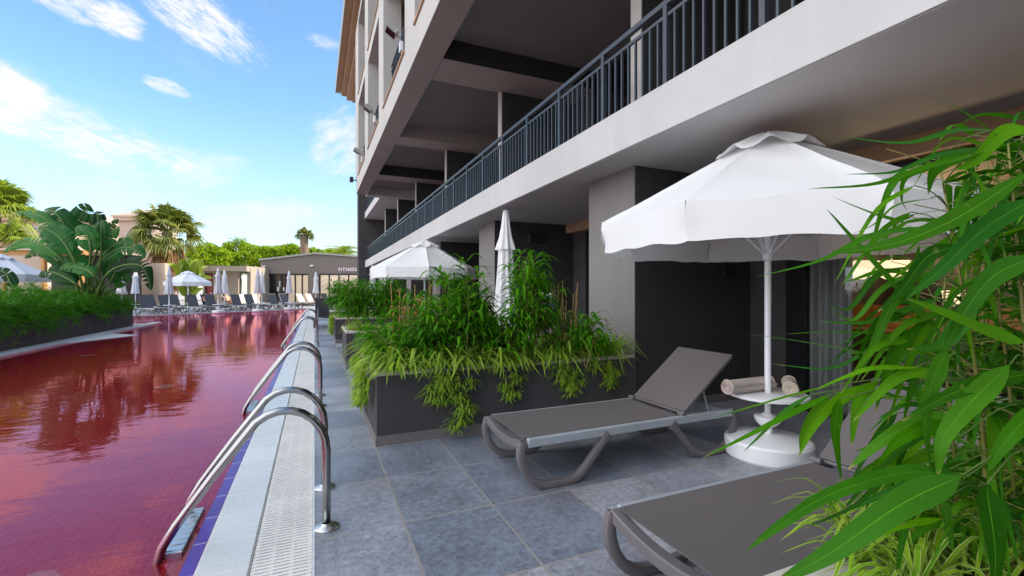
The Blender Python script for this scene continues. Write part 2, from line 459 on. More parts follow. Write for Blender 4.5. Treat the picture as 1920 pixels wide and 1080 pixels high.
M = dict(
    deck=tile_mat("deck_tile", (0.14, 0.165, 0.212), (0.335, 0.34, 0.375), (0.28, 0.255, 0.235), 0.53, 0.665, (0.46, 2.58), 0.0058, 0.42, 0.55, dirt=0.5),
    fardeck=tile_mat("far_deck_tile", (0.3, 0.3, 0.31), (0.38, 0.37, 0.37), (0.22, 0.22, 0.22), 0.6, 0.6, (0, 0), 0.006, 0.6, 0.2),
    ground=surf("ground_paving", (0.33, 0.31, 0.28), 0.85, 0.2, 0.3, 30, 0.2),
    coping=tile_mat("coping_tile", (0.58, 0.6, 0.6), (0.66, 0.67, 0.66), (0.74, 0.74, 0.73), 0.9, 0.3, (-0.51, 0.05), 0.004, 0.3, 0.03, 0.4),
    grate=surf("grate_plastic", (0.74, 0.72, 0.68), 0.5, 0.1, 3.0, 50, 0.1),
    gap=surf("grate_gap", (0.28, 0.27, 0.25), 0.8, 0.2),
    pooltile=tile_mat("pool_mosaic", (0.5, 0.025, 0.05), (0.62, 0.05, 0.085), (0.72, 0.2, 0.24), 0.052, 0.052, (0, 0), 0.0035, 0.35, 0.2),
    poolwall=tile_mat("pool_wall_mosaic", (0.42, 0.02, 0.03), (0.5, 0.035, 0.045), (0.5, 0.12, 0.12), 0.052, 0.052, (0, 0), 0.003, 0.35, 0.15),
    violet=tile_mat("waterline_tile", (0.06, 0.02, 0.26), (0.08, 0.03, 0.32), (0.5, 0.4, 0.6), 0.3, 0.3, (0, 0.1), 0.004, 0.3, 0.1),
    water=water_mat(),
    fascia=surf("fascia_plaster", (0.52, 0.51, 0.505), 0.85, 0.06, 0.7, 90, 0.25, streak=0.3),
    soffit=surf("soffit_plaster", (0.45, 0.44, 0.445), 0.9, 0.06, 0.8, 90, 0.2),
    taupe=surf("taupe_plaster", (0.19, 0.176, 0.168), 0.88, 0.1, 1.0, 110, 0.35, streak=0.3),
    facade=surf("facade_plaster", (0.49, 0.465, 0.44), 0.88, 0.06, 0.9, 90, 0.25, streak=0.14),
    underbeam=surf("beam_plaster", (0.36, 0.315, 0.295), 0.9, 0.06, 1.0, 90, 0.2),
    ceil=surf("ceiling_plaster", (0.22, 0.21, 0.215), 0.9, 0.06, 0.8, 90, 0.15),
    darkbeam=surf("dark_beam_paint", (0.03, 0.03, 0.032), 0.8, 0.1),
    charcoal=surf("charcoal_plaster", (0.058, 0.055, 0.057), 0.88, 0.16, 1.2, 110, 0.35, streak=0.3),
    shadegrey=surf("shaded_fin_plaster", (0.036, 0.034, 0.035), 0.88, 0.16, 1.2, 110, 0.35, streak=0.3),  # fin plaster with the shade put into its colour
    brown=surf("cornice_paint", (0.4, 0.25, 0.15), 0.75, 0.08, 1.0),
    stone=surf("coping_stone", (0.5, 0.45, 0.4), 0.6, 0.14, 4.0, 80, 0.2),
    plinth=surf("plinth_tile", (0.15, 0.135, 0.135), 0.5, 0.15, 3.0),
    soil=surf("soil", (0.05, 0.035, 0.025), 0.95, 0.3, 9.0, 40, 0.6, bdist=0.02),
    rail=surf("railing_paint", (0.035, 0.046, 0.062), 0.38, 0.1, 5.0, bstr=0.0, spec=0.5),
    steel=surf("stainless_steel", (0.33, 0.325, 0.32), 0.16, 0.12, 6.0, 200, 0.03, metal=1.0),
    chrome=surf("chrome_flange", (0.6, 0.61, 0.62), 0.3, 0.06, 6.0, bstr=0, metal=1.0),
    alu=surf("lounger_aluminium", (0.42, 0.46, 0.5), 0.38, 0.08, 6.0, 120, 0.04, metal=0.35),
    plast=surf("lounger_plastic", (0.135, 0.122, 0.128), 0.42, 0.1, 6.0, 160, 0.08),
    sling=sling_mat("lounger_sling", (0.15, 0.132, 0.132)),
    slingdark=sling_mat("dark_sling", (0.085, 0.085, 0.095)),
    slingtan=sling_mat("beige_sling", (0.55, 0.48, 0.4)),
    canvas=cloth("parasol_canvas", (0.88, 0.88, 0.88), 0.85, 0.22, 420, 0.12, wr=1.2),
    canvasshade=cloth("parasol_canvas_shaded", (0.74, 0.74, 0.78), 0.85, 0.15, 300, 0.12, wr=1.2),  # greyer copy of the canvas, shade put into the colour
    white=surf("white_enamel", (0.82, 0.83, 0.85), 0.35, 0.03, 3.0, 90, 0.03),
    towel=cloth("towel_terry", (0.56, 0.47, 0.43), 0.95, 0.0, 260, 0.9, wr=0.6, var=0.12),
    cream=cloth("cream_terry", (0.66, 0.58, 0.48), 0.95, 0.0, 260, 0.9, wr=0.6, var=0.1),
    blacktrim=surf("black_frame", (0.012, 0.013, 0.016), 0.35, 0.1, 4.0, bstr=0.0),
    glass=thin_glass("window_glass"),
    darkglass=surf("dark_glass", (0.008, 0.009, 0.012), 0.06, 0.1, 2.0, bstr=0.0, spec=0.8),
    panereflect=surf("pane_reflection", (0.86, 0.66, 0.46), 0.25, 0.08, 1.5, bstr=0.0, spec=0.7),  # reflection of a sunlit wall put into the pane colour
    curtain=cloth("curtain_cloth", (0.52, 0.49, 0.46), 0.9, 0.0, 250, 0.3, var=0.15),
    roomwall=surf("room_wall", (0.2, 0.165, 0.13), 0.85, 0.06),
    roomdark=surf("room_dark_panel", (0.03, 0.026, 0.024), 0.5, 0.1),
    orange=surf("orange_desk", (0.75, 0.33, 0.07), 0.45, 0.1, 4.0),
    lamp=emit("lamp_shade_glow", (1.0, 0.74, 0.44), 0.85),
    wood=surf("warm_wood", (0.45, 0.22, 0.06), 0.6, 0.2, 3.0),
    reddoor=surf("red_door_paint", (0.3, 0.045, 0.04), 0.5, 0.1),
    beige=surf("beige_plaster", (0.56, 0.42, 0.31), 0.88, 0.06, 0.5, 50, 0.2, streak=0.1),
    pink=surf("pinkish_plaster", (0.5, 0.375, 0.3), 0.88, 0.06, 0.5, 50, 0.2, streak=0.1),
    taupe_lit=surf("pavilion_plaster", (0.4, 0.33, 0.26), 0.88, 0.06, 0.5, 50, 0.2),
    mushroom=surf("mushroom_plaster", (0.19, 0.16, 0.145), 0.88, 0.07, 0.5, 50, 0.2, streak=0.1),
    rooftile=surf("roof_tile", (0.42, 0.3, 0.25), 0.85, 0.2, 2.0, 20, 0.5),
    sign=surf("sign_enamel", (0.95, 0.78, 0.86), 0.4, 0.02, bstr=0.0),
    bark=surf("palm_bark", (0.2, 0.14, 0.09), 0.95, 0.3, 6.0, 25, 0.8, bdist=0.03),
    pinebark=surf("pine_bark", (0.14, 0.09, 0.06), 0.95, 0.3, 3.0, 12, 0.8, bdist=0.05),
    skin=surf("skin", (0.58, 0.31, 0.19), 0.55, 0.06, 8.0, bstr=0.0),
    hair=surf("hair", (0.04, 0.025, 0.018), 0.6, 0.2, 20.0, bstr=0.0),
    bluecloth=cloth("blue_cloth", (0.05, 0.14, 0.5), 0.9),
    orangecloth=cloth("orange_cloth", (0.75, 0.2, 0.06), 0.9),
    white_plastic=surf("white_plastic", (0.7, 0.7, 0.7), 0.4, 0.04, bstr=0.0),
    greyplastic=surf("grey_plastic", (0.33, 0.32, 0.3), 0.5, 0.1, bstr=0.0),
    # foliage
    bam=leafmat("bamboo_leaf", [(0.025, 0.12, 0.006), (0.06, 0.22, 0.006), (0.1, 0.31, 0.008), (0.04, 0.16, 0.012)], 0.55, 0.38, 6.0, 0.08),
    bamnear=leafmat("bamboo_leaf_near", [(0.012, 0.075, 0.003), (0.055, 0.22, 0.002), (0.022, 0.135, 0.014), (0.11, 0.31, 0.003), (0.016, 0.095, 0.006)], 0.5, 0.36, 9.0, 0.1, veins=True),
    rib=leafmat("bamboo_midrib", [(0.08, 0.28, 0.015), (0.11, 0.33, 0.02)], 0.55, 0.3, 6.0, 0.06),
    dry=leafmat("dry_leaf", [(0.38, 0.23, 0.08), (0.48, 0.32, 0.13), (0.3, 0.16, 0.06)], 0.7, 0.3),
    culm=surf("bamboo_culm", (0.2, 0.19, 0.045), 0.5, 0.25, 7.0, bstr=0.0),
    spid=leafmat("spider_leaf", [(0.08, 0.22, 0.01), (0.18, 0.37, 0.012), (0.3, 0.46, 0.018), (0.13, 0.3, 0.012)], 0.55, 0.35, 6.0, 0.1),
    spidw=leafmat("spider_leaf_stripe", [(0.4, 0.5, 0.12), (0.3, 0.43, 0.06), (0.5, 0.56, 0.2)], 0.5, 0.35, 6.0, 0.2),
    fern=leafmat("fern_frond", [(0.014, 0.09, 0.004), (0.045, 0.2, 0.006), (0.1, 0.31, 0.01), (0.025, 0.13, 0.006)], 0.6, 0.32, 2.0, 0.15),
    ban=leafmat("banana_leaf", [(0.01, 0.05, 0.012), (0.02, 0.1, 0.022), (0.045, 0.19, 0.04), (0.09, 0.28, 0.06)], 0.42, 0.4, 3.0, 0.2, per_leaf=True),
    stalk=surf("banana_stalk", (0.12, 0.2, 0.04), 0.5, 0.2, 5.0, bstr=0.0),
    palm=leafmat("palm_frond", [(0.09, 0.13, 0.02), (0.17, 0.2, 0.03), (0.25, 0.26, 0.045), (0.11, 0.16, 0.02)], 0.45, 0.35, 2.0),
    palmy=leafmat("palm_frond_yellow", [(0.2, 0.27, 0.025), (0.3, 0.36, 0.03), (0.13, 0.21, 0.02)], 0.45, 0.4, 2.0),
    deadpalm=leafmat("dead_palm_frond", [(0.3, 0.18, 0.08), (0.22, 0.12, 0.05), (0.42, 0.28, 0.14)], 0.8, 0.25, 2.0),
    pine=leafmat("pine_needles", [(0.13, 0.22, 0.008), (0.22, 0.33, 0.01), (0.3, 0.4, 0.015), (0.09, 0.16, 0.008)], 0.7, 0.35, 0.4, 0.1),
)

# ---------------------------------------------------------------- mesh helpers
ROOT = {}


class MB:
    """Collects faces in world (or local) coordinates and links them as one mesh object."""
    def __init__(self):
        self.v, self.f, self.mi = [], [], []
        self.at = {}

    def add(self, vs, fs, mi=0):
        o = len(self.v)
        self.v.extend(tuple(p) for p in vs)
        self.f.extend(tuple(o + i for i in f) for f in fs)
        self.mi.extend([mi] * len(fs))

    def box(self, x0, x1, y0, y1, z0, z1, mi=0, rot=None, at=None):
        vs = [Vector((x, y, z)) for z in (z0, z1) for y in (y0, y1) for x in (x0, x1)]
        if rot is not None:
            vs = [rot @ p for p in vs]
        if at is not None:
            vs = [p + Vector(at) for p in vs]
        self.add(vs, [(0, 2, 3, 1), (4, 5, 7, 6), (0, 1, 5, 4), (1, 3, 7, 5), (3, 2, 6, 7), (2, 0, 4, 6)], mi)

    def bbox(self, x0, x1, y0, y1, z0, z1, b=0.006, mi=0):
        """Box with chamfered edges."""
        cx = [(x0, y0, z0), (x1, y0, z0), (x1, y1, z0), (x0, y1, z0)]
        sx = lambda q, i, s: q + s if i else q - s
        vs, idx = [], {}
        for k, (x, xs) in enumerate(((x0, 1), (x1, -1))):
            for j, (y, ys) in enumerate(((y0, 1), (y1, -1))):
                for l, (z, zs) in enumerate(((z0, 1), (z1, -1))):
                    idx[(k, j, l, 0)] = len(vs); vs.append((x, y + ys * b, z + zs * b))
                    idx[(k, j, l, 1)] = len(vs); vs.append((x + xs * b, y, z + zs * b))
                    idx[(k, j, l, 2)] = len(vs); vs.append((x + xs * b, y + ys * b, z))
        fs = []
        for k in (0, 1):
            q = [idx[(k, 0, 0, 0)], idx[(k, 1, 0, 0)], idx[(k, 1, 1, 0)], idx[(k, 0, 1, 0)]]
            fs.append(q[::-1] if k == 0 else q)
            q = [idx[(0, k, 0, 1)], idx[(1, k, 0, 1)], idx[(1, k, 1, 1)], idx[(0, k, 1, 1)]]
            fs.append(q if k == 0 else q[::-1])
            q = [idx[(0, 0, k, 2)], idx[(1, 0, k, 2)], idx[(1, 1, k, 2)], idx[(0, 1, k, 2)]]
            fs.append(q[::-1] if k == 0 else q)
        for a in (0, 1):
            for c in (0, 1):
                fs.append((idx[(a, c, 0, 0)], idx[(a, c, 1, 0)], idx[(a, c, 1, 1)], idx[(a, c, 0, 1)]))
                fs.append((idx[(a, 0, c, 0)], idx[(a, 1, c, 0)], idx[(a, 1, c, 2)], idx[(a, 0, c, 2)]))
                fs.append((idx[(0, a, c, 1)], idx[(1, a, c, 1)], idx[(1, a, c, 2)], idx[(0, a, c, 2)]))
                for l in (0, 1):
                    fs.append((idx[(a, c, l, 0)], idx[(a, c, l, 1)], idx[(a, c, l, 2)]))
        self.add(vs, fs, mi)

    def poly(self, pts, mi=0):
        self.add(pts, [tuple(range(len(pts)))], mi)

    def prism(self, pts, z0, z1, mi=0):
        """Plan polygon (counter-clockwise x, y) extruded from z0 to z1."""
        n = len(pts)
        vs = [(p[0], p[1], z0) for p in pts] + [(p[0], p[1], z1) for p in pts]
        fs = [tuple(range(n))[::-1], tuple(range(n, 2 * n))] + [(i, (i + 1) % n, n + (i + 1) % n, n + i) for i in range(n)]
        self.add(vs, fs, mi)

    def tube(self, pts, r, n=8, mi=0, caps=True, rr=None):
        pts = [Vector(p) for p in pts]
        k = len(pts)
        rs = rr if rr else [r] * k
        vs, fs = [], []
        prev = None
        for i, p in enumerate(pts):
            t = (pts[min(i + 1, k - 1)] - pts[max(i - 1, 0)]).normalized()
            if prev is None:
                a = t.orthogonal().normalized()
            else:
                a = prev - t * prev.dot(t)
                a = a.normalized() if a.length > 1e-6 else t.orthogonal().normalized()
            prev = a
            b = t.cross(a)
            for j in range(n):
                an = 2 * math.pi * j / n
                vs.append(p + (a * math.cos(an) + b * math.sin(an)) * rs[i])
        for i in range(k - 1):
            for j in range(n):
                fs.append((i * n + j, i * n + (j + 1) % n, (i + 1) * n + (j + 1) % n, (i + 1) * n + j))
        if caps:
            fs.append(tuple(range(n))[::-1])
            fs.append(tuple((k - 1) * n + j for j in range(n)))
        self.add(vs, fs, mi)

    def cyl(self, c, r, z0, z1, n=24, mi=0):
        self.lathe([(0, z0), (r, z0), (r, z1), (0, z1)], c, n, mi)

    def lathe(self, prof, c=(0, 0), n=32, mi=0, mod=None):
        vs, fs = [], []
        for i, (r, z) in enumerate(prof):
            for j in range(n):
                a = 2 * math.pi * j / n
                q = r * (mod(a, i / (len(prof) - 1)) if mod else 1.0)
                vs.append((c[0] + q * math.cos(a), c[1] + q * math.sin(a), z))
        for i in range(len(prof) - 1):
            for j in range(n):
                fs.append((i * n + j, i * n + (j + 1) % n, (i + 1) * n + (j + 1) % n, (i + 1) * n + j))
        self.add(vs, fs, mi)

    def bar(self, path, wdt, hgt, side):
        """Rectangular bar swept along a path lying in the plane perpendicular to `side`."""
        path = [Vector(p) for p in path]
        side = Vector(side).normalized()
        k = len(path)
        vs, fs = [], []
        for i, p in enumerate(path):
            t = (path[min(i + 1, k - 1)] - path[max(i - 1, 0)]).normalized()
            nrm = side.cross(t).normalized()
            hh = hgt[i] if isinstance(hgt, (list, tuple)) else hgt
            c = 0.25
            for a, b in ((-1, -1 + c), (-1 + c, -1), (1 - c, -1), (1, -1 + c), (1, 1 - c), (1 - c, 1), (-1 + c, 1), (-1, 1 - c)):
                vs.append(p + side * (a * wdt / 2) + nrm * (b * hh / 2))
        for i in range(k - 1):
            for j in range(8):
                fs.append((i * 8 + j, i * 8 + (j + 1) % 8, (i + 1) * 8 + (j + 1) % 8, (i + 1) * 8 + j))
        fs.append(tuple(range(8))[::-1])
        fs.append(tuple((k - 1) * 8 + j for j in range(8)))
        self.add(vs, fs)

    def build(self, name, mats, parent=None, loc=None, smooth=None, recalc=False):
        me = bpy.data.meshes.new(name)
        off = ROOT[parent.name] if parent is not None else Vector(loc if loc is not None else (0, 0, 0))
        me.from_pydata([(x - off.x, y - off.y, z - off.z) for x, y, z in self.v], [], self.f)
        for m in (mats if isinstance(mats, (list, tuple)) else [mats]):
            me.materials.append(m)
        me.polygons.foreach_set("material_index", self.mi)
        if self.at:
            for nm, q in (("across", 0), ("along", 1)):
                a_ = me.attributes.new(nm, 'FLOAT', 'POINT')
                a_.data.foreach_set("value", [self.at.get(i, (0.0, 0.0))[q] for i in range(len(self.v))])
        if recalc:
            import bmesh
            bm = bmesh.new()
            bm.from_mesh(me)
            bmesh.ops.recalc_face_normals(bm, faces=bm.faces)
            bm.to_mesh(me)
            bm.free()
        if smooth:
            me.polygons.foreach_set("use_smooth", [True] * len(me.polygons))
            if smooth is not True:
                me.set_sharp_from_angle(angle=R(smooth))
        me.update()
        o = bpy.data.objects.new(name, me)
        COL.objects.link(o)
        if parent is not None:
            o.parent = parent
        else:
            o.location = off
        ROOT[o.name] = off
        return o


def root(name, loc, label, cat, group=None, kind=None, rz=0.0):
    o = bpy.data.objects.new(name, None)
    o.empty_display_size = 0.1
    COL.objects.link(o)
    o.location = loc
    o.rotation_euler = (0, 0, rz)
    ROOT[o.name] = Vector(loc)
    return tag(o, label, cat, group, kind)


def tag(o, label=None, cat=None, group=None, kind=None):
    for k, v in (("label", label), ("category", cat), ("group", group), ("kind", kind)):
        if v:
            o[k] = v
    return o


def copy_tree(o, parent=None):
    c = o.copy()
    COL.objects.link(c)
    if parent is not None:
        c.parent = parent
    for ch in list(o.children):
        copy_tree(ch, c)
    return c


def catmull(pts, n):
    pts = [Vector(p) for p in pts]
    if len(pts) == 2:
        return [pts[0].lerp(pts[1], i / n) for i in range(n + 1)]
    P = [pts[0] * 2 - pts[1]] + pts + [pts[-1] * 2 - pts[-2]]
    seg = len(pts) - 1
    out = []
    for i in range(n + 1):
        s = min(i / n * seg, seg - 1e-6)
        k = int(s)
        t = s - k
        a, b, c, d = P[k:k + 4]
        out.append(0.5 * ((2 * b) + (c - a) * t + (2 * a - 5 * b + 4 * c - d) * t * t + (3 * b - a - 3 * c + d) * t ** 3))
    return out


def blade(mb, pts, width, nrm, n=7, prof='bamboo', fold=0.18, mi=0, ribmi=None, twist=0.0, edge=None):
    """A leaf blade along pts; nrm hints which way its upper face looks."""
    c = catmull(pts, n) if len(pts) != n + 1 else [Vector(p) for p in pts]
    rows = []
    for i, p in enumerate(c):
        t = i / n
        if prof == 'bamboo':
            wv = (min(1.0, t / 0.18) ** 0.7) * ((1 - t) ** 0.62) * 1.12
        elif prof == 'strap':
            wv = (0.55 + 0.45 * min(1, t / 0.25)) * ((1 - t) ** 0.45)
        else:
            wv = (min(1.0, t / 0.15) ** 0.6) * (max(0.0, 1 - t ** 3.2)) ** 0.8
        tan = (c[min(i + 1, n)] - c[max(i - 1, 0)]).normalized()
        nn = Vector(nrm)
        s = tan.cross(nn)
        s = s.normalized() if s.length > 1e-5 else tan.orthogonal().normalized()
        u = s.cross(tan).normalized()
        if twist:
            s = Matrix.Rotation(twist * t, 3, tan) @ s
            u = s.cross(tan).normalized()
        hw = max(width * 0.5 * wv, width * 0.015)
        rows.append((p, s, u, hw))
    if edge is not None:
        xs = (-1, -0.62, 0.62, 1)
        mis = (edge, mi, edge)
    elif ribmi is not None:
        xs = (-1, -0.035, 0.035, 1)
        mis = (mi, ribmi, mi)
    else:
        xs = (-1, 0, 1)
        mis = (mi, mi)
    vs = []
    for p, s, u, hw in rows:
        for x in xs:
            vs.append(p + s * (x * hw) + u * (fold * hw * (abs(x) - 0.5)))
    k = len(xs)
    o = len(mb.v)
    if ribmi is not None:
        for i in range(n + 1):
            for j in range(k):
                mb.at[o + i * k + j] = (xs[j], i / n)
    mb.v.extend(tuple(p) for p in vs)
    for i in range(n):
        for j in range(k - 1):
            mb.f.append((o + i * k + j, o + i * k + j + 1, o + (i + 1) * k + j + 1, o + (i + 1) * k + j))
            mb.mi.append(mis[j])

# ================================================================ SETTING
EDGE_A = Vector((-0.51, 35.87, 0))       # far pool edge, its end by the walkway
EDGE_B = Vector((-14.0, 24.1, 0))
mb = MB()
mb.poly([(0, -8, 0), (16, -8, 0), (16, 40, 0), (0, 40, 0)])
tag(mb.build("pool_deck", M['deck']), kind='structure')
mb = MB()
mb.poly([(-14, 24.1, 0), (-0.51, 35.87, 0), (0, 35.87, 0), (0, 40, 0), (-14, 40, 0)])
tag(mb.build("far_deck", M['fardeck']), kind='structure')
mb = MB()
g = 900
mb.poly([(-g, 40, 0), (g, 40, 0), (g, g, 0), (-g, g, 0)])
mb.poly([(-g, -g, 0), (g, -g, 0), (g, -8, 0), (-g, -8, 0)])
mb.poly([(16, -8, 0), (g, -8, 0), (g, 40, 0), (16, 40, 0)])
mb.poly([(-g, -8, 0), (-14, -8, 0), (-14, 40, 0), (-g, 40, 0)])
mb.poly([(-14, -8, 0), (-6.05, -8, 0), (-6.15, 22.4, 0), (-14, 22.4, 0)])
tag(mb.build("ground", M['ground']), kind='structure')

# pool: coping strips, drain grate, basin, water
mb = MB()
mb.bbox(-0.51, -0.277, -8, 35.87, -0.12, 0.004, 0.008)
tag(mb.build("pool_coping", M['coping']), kind='structure')
mb = MB()
mb.poly([(-0.276, -8, -0.03), (0, -8, -0.03), (0, 35.87, -0.03), (-0.276, 35.87, -0.03)], 1)
y = -0.4
while y < 26:
    mb.box(-0.272, -0.012, y, y + 0.0175, -0.028, 0.002)
    y += 0.029
mb.box(-0.272, -0.012, 26, 35.87, -0.028, 0.002)
mb.box(-0.272, -0.012, -8, -0.42, -0.028, 0.002)
for x in (-0.262, -0.185, -0.1, -0.022):
    mb.box(x - 0.007, x + 0.007, -0.4, 26, -0.028, -0.002)
tag(mb.build("drain_grate", [M['grate'], M['gap']]), kind='structure')
mb = MB()
mb.box(-0.011, 0.0, -8, 35.87, -0.028, 0.003)
tag(mb.build("deck_edge_strip", M['coping']), kind='structure')

PZ = -1.3
pool = [(-0.511, -8), (-0.511, 35.87), (-14, 24.1), (-14, 22.4), (-5.9, 22.4), (-5.8, -8)]
mb = MB()
mb.poly([(x, y, PZ) for x, y in pool])
tag(mb.build("pool_floor", M['pooltile']), kind='structure')
mb = MB()
for i in range(len(pool)):
    a, b = pool[i], pool[(i + 1) % len(pool)]
    mb.poly([(*a, PZ), (*b, PZ), (*b, -0.002), (*a, -0.002)])
tag(mb.build("pool_walls", M['poolwall']), kind='structure')
mb = MB()
mb.box(-0.575, -0.5115, -8, 35.8, -0.3, -0.0095)
tag(mb.build("waterline_ledge", M['violet']), kind='structure')
mb = MB()
mb.poly([(x, y, -0.012) for x, y in pool])
tag(mb.build("pool_water", M['water']), kind='structure')
mb = MB()
d_ = (EDGE_A - EDGE_B).normalized()
n_ = Vector((-d_.y, d_.x, 0))
mb.add([tuple(EDGE_B + n_ * q + Vector((0, 0, z))) for z in (-0.1, 0.03) for q in (0, 0.32)] +
       [tuple(EDGE_A + n_ * q + Vector((0, 0, z))) for z in (-0.1, 0.03) for q in (0, 0.32)],
       [(0, 4, 6, 2), (2, 6, 7, 3), (1, 3, 7, 5), (0, 1, 5, 4)])
tag(mb.build("far_coping", M['coping']), kind='structure')
mb = MB()
mb.prism([(-5.9, -8), (-5.55, -8), (-5.63, 14.4), (-5.68, 22.6), (-6.0, 22.6)], -0.1, 0.03)
mb.prism([(-5.66, 14.6), (-4.75, 16.6), (-5.0, 16.9), (-5.67, 17.5)], -0.09, -0.001)
tag(mb.build("island_coping", M['coping']), kind='structure')

# round white fittings on the pool floor
for (px, py, lab) in ((55, 1068, "round white pool inlet on the red floor nearest the first ladder"),
                      (307, 748, "round white pool inlet midway along the red pool floor"),
                      (165, 690, "small round white pool inlet on the red floor beside the fern planter")):
    dd = (H + 0.45) * F / (py - 545)      # refraction lifts the floor
    p = W(px, py, dd)
    r0 = root("pool_inlet", (p.x, p.y, PZ + 0.004), lab, "pool inlet", "inlets on the pool floor")
    m_ = MB()
    m_.lathe([(0, PZ + 0.03), (0.06, PZ + 0.03), (0.1, PZ + 0.02), (0.14, PZ + 0.006)], (p.x, p.y), 28)
    m_.build("cover_plate", M['white_plastic'], r0, smooth=40)
    m_ = MB()
    for k in range(6):
        a = k * math.pi / 3
        m_.cyl((p.x + 0.035 * math.cos(a), p.y + 0.035 * math.sin(a)), 0.009, PZ + 0.0301, PZ + 0.033, 8)
    m_.build("slot", M['gap'], r0)

# ================================================================ HOTEL
hotel = root("hotel_building", (4.86, 13, 0), "grey hotel wing with balconies over the terraces and window bays overhead", "building")


def part(mbx, name, m, parent=None, smooth=None, recalc=False, **kw):
    o = mbx.build(name, m, parent or hotel, smooth=smooth, recalc=recalc)
    return tag(o, **kw) if kw else o


FIN = [-0.13, 3.93, 8.05, 12.1, 16.2, 20.2, 24.2]
FAC = 4.86
mb = MB()
mb.box(2.68, 5.1, -8, 27.5, 2.64, 3.03)
bal = part(mb, "balcony_slab", M['fascia'])
mb = MB()
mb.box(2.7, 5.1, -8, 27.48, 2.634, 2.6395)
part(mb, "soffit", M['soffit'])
for y in FIN:
    mb = MB()
    mb.box(3.13, FAC, y, y + 0.88, 0.0, 2.634)
    part(mb, "fin_wall", M['taupe'])
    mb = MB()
    mb.box(3.133, FAC, y - 0.006, y - 0.001, 0.0, 2.633)  # thin dark panel, the front's shade put into its colour
    part(mb, "fin_front_shade", M['shadegrey'])
    mb = MB()
    mb.box(3.118, FAC, y - 0.016, y - 0.0065, 0, 0.09)
    part(mb, "skirting", M['plinth'])
mb = MB()
mb.box(4.68, FAC, -0.13 + 0.885, 27.4, 2.46, 2.633)
part(mb, "bulkhead", M['brown'])
# ground-floor facade: wall piece beside each fin, then a glazed door
for i, y in enumerate(FIN):
    y0 = (FIN[i - 1] + 0.88) if i else -4.0
    mb = MB()
    mb.box(FAC, 5.0, y - 0.46, y + 0.9, 0, 2.634)
    part(mb, "facade_wall", M['charcoal'])
    a, b = y0 + 0.02, y - 0.46
    fr = MB()
    fr.box(FAC + 0.02, FAC + 0.1, a, a + 0.07, 0.0, 2.45)
    fr.box(FAC + 0.02, FAC + 0.1, b - 0.2, b, 0.0, 2.45)
    if i != 1:
        fr.box(FAC + 0.02, FAC + 0.1, (a + b) / 2 - 0.04, (a + b) / 2 + 0.04, 0.0, 2.45)
    fr.box(FAC + 0.015, FAC + 0.105, a, b, 2.4, 2.6)
    fr.box(FAC + 0.015, FAC + 0.105, a, b, 0.0, 0.05)
    fo = part(fr, "terrace_door", M['blacktrim'])
    gl = MB()
    if i == 1:
        gl.box(FAC + 0.055, FAC + 0.062, (a + b) / 2 + 0.5, b - 0.2, 0.05, 2.4)
    else:
        gl.box(FAC + 0.055, FAC + 0.062, a + 0.07, b - 0.2, 0.05, 2.4)
    part(gl, "pane", M['glass'] if i == 1 else M['darkglass'], fo)
# wall behind the unlit rooms
mb = MB()
mb.box(5.3, 5.4, 4.85, 27.4, 0, 2.634)
mb.box(5.3, 5.4, -8, -0.15, 0, 2.634)
part(mb, "inner_wall", M['charcoal'])
# lit room behind the first terrace
mb = MB()
mb.box(8.6, 8.7, -0.1, 4.85, 0, 2.634)
mb.box(5.0, 8.6, 4.2, 4.3, 0, 2.634)
mb.box(5.0, 8.6, -0.2, -0.1, 0, 2.634)
mb.box(5.0, 8.6, -0.1, 4.2, 2.55, 2.634)
part(mb, "room_wall", M['roomwall'])
mb = MB()
mb.box(5.02, 8.6, -0.1, 4.2, 0.0, 0.012)
part(mb, "room_floor", M['roomdark'])
mb = MB()
mb.box(7.35, 7.45, -0.1, 3.35, 0.0, 2.55)
part(mb, "room_partition", M['roomdark'])
# first floor
UF = [0.1, 4.0, 8.05, 12.0, 16.0, 19.8, 23.6]
for y in UF:
    mb = MB()
    mb.box(3.285, FAC, y, y + 0.17, 3.03, 5.44)  # dark colour stands in for shade on the fin sides
    part(mb, "balcony_fin", M['shadegrey'])
    mb = MB()
    mb.box(3.27, 3.2845, y - 0.004, y + 0.174, 3.03, 5.44)  # lighter strip, light on the edge put into its colour
    part(mb, "fin_edge_lit", M['facade'])
mb = MB()
mb.box(FAC, 5.1, -8, 27.5, 3.03, 5.44)
part(mb, "facade_wall", M['charcoal'])
for i, y in enumerate(UF):
    fr = MB()
    a, b = y + 0.5, y + 3.2
    for q in (a, (a + b) / 2, b):
        fr.box(FAC - 0.05, FAC - 0.001, q - 0.04, q + 0.04, 3.03, 5.2)
    fr.box(FAC - 0.051, FAC - 0.001, a, b, 5.2, 5.28)
    fo = part(fr, "balcony_door", M['blacktrim'])
    gl = MB()
    gl.box(FAC - 0.02, FAC - 0.002, a + 0.05, b - 0.05, 3.05, 5.19)
    part(gl, "pane", M['darkglass'], fo)
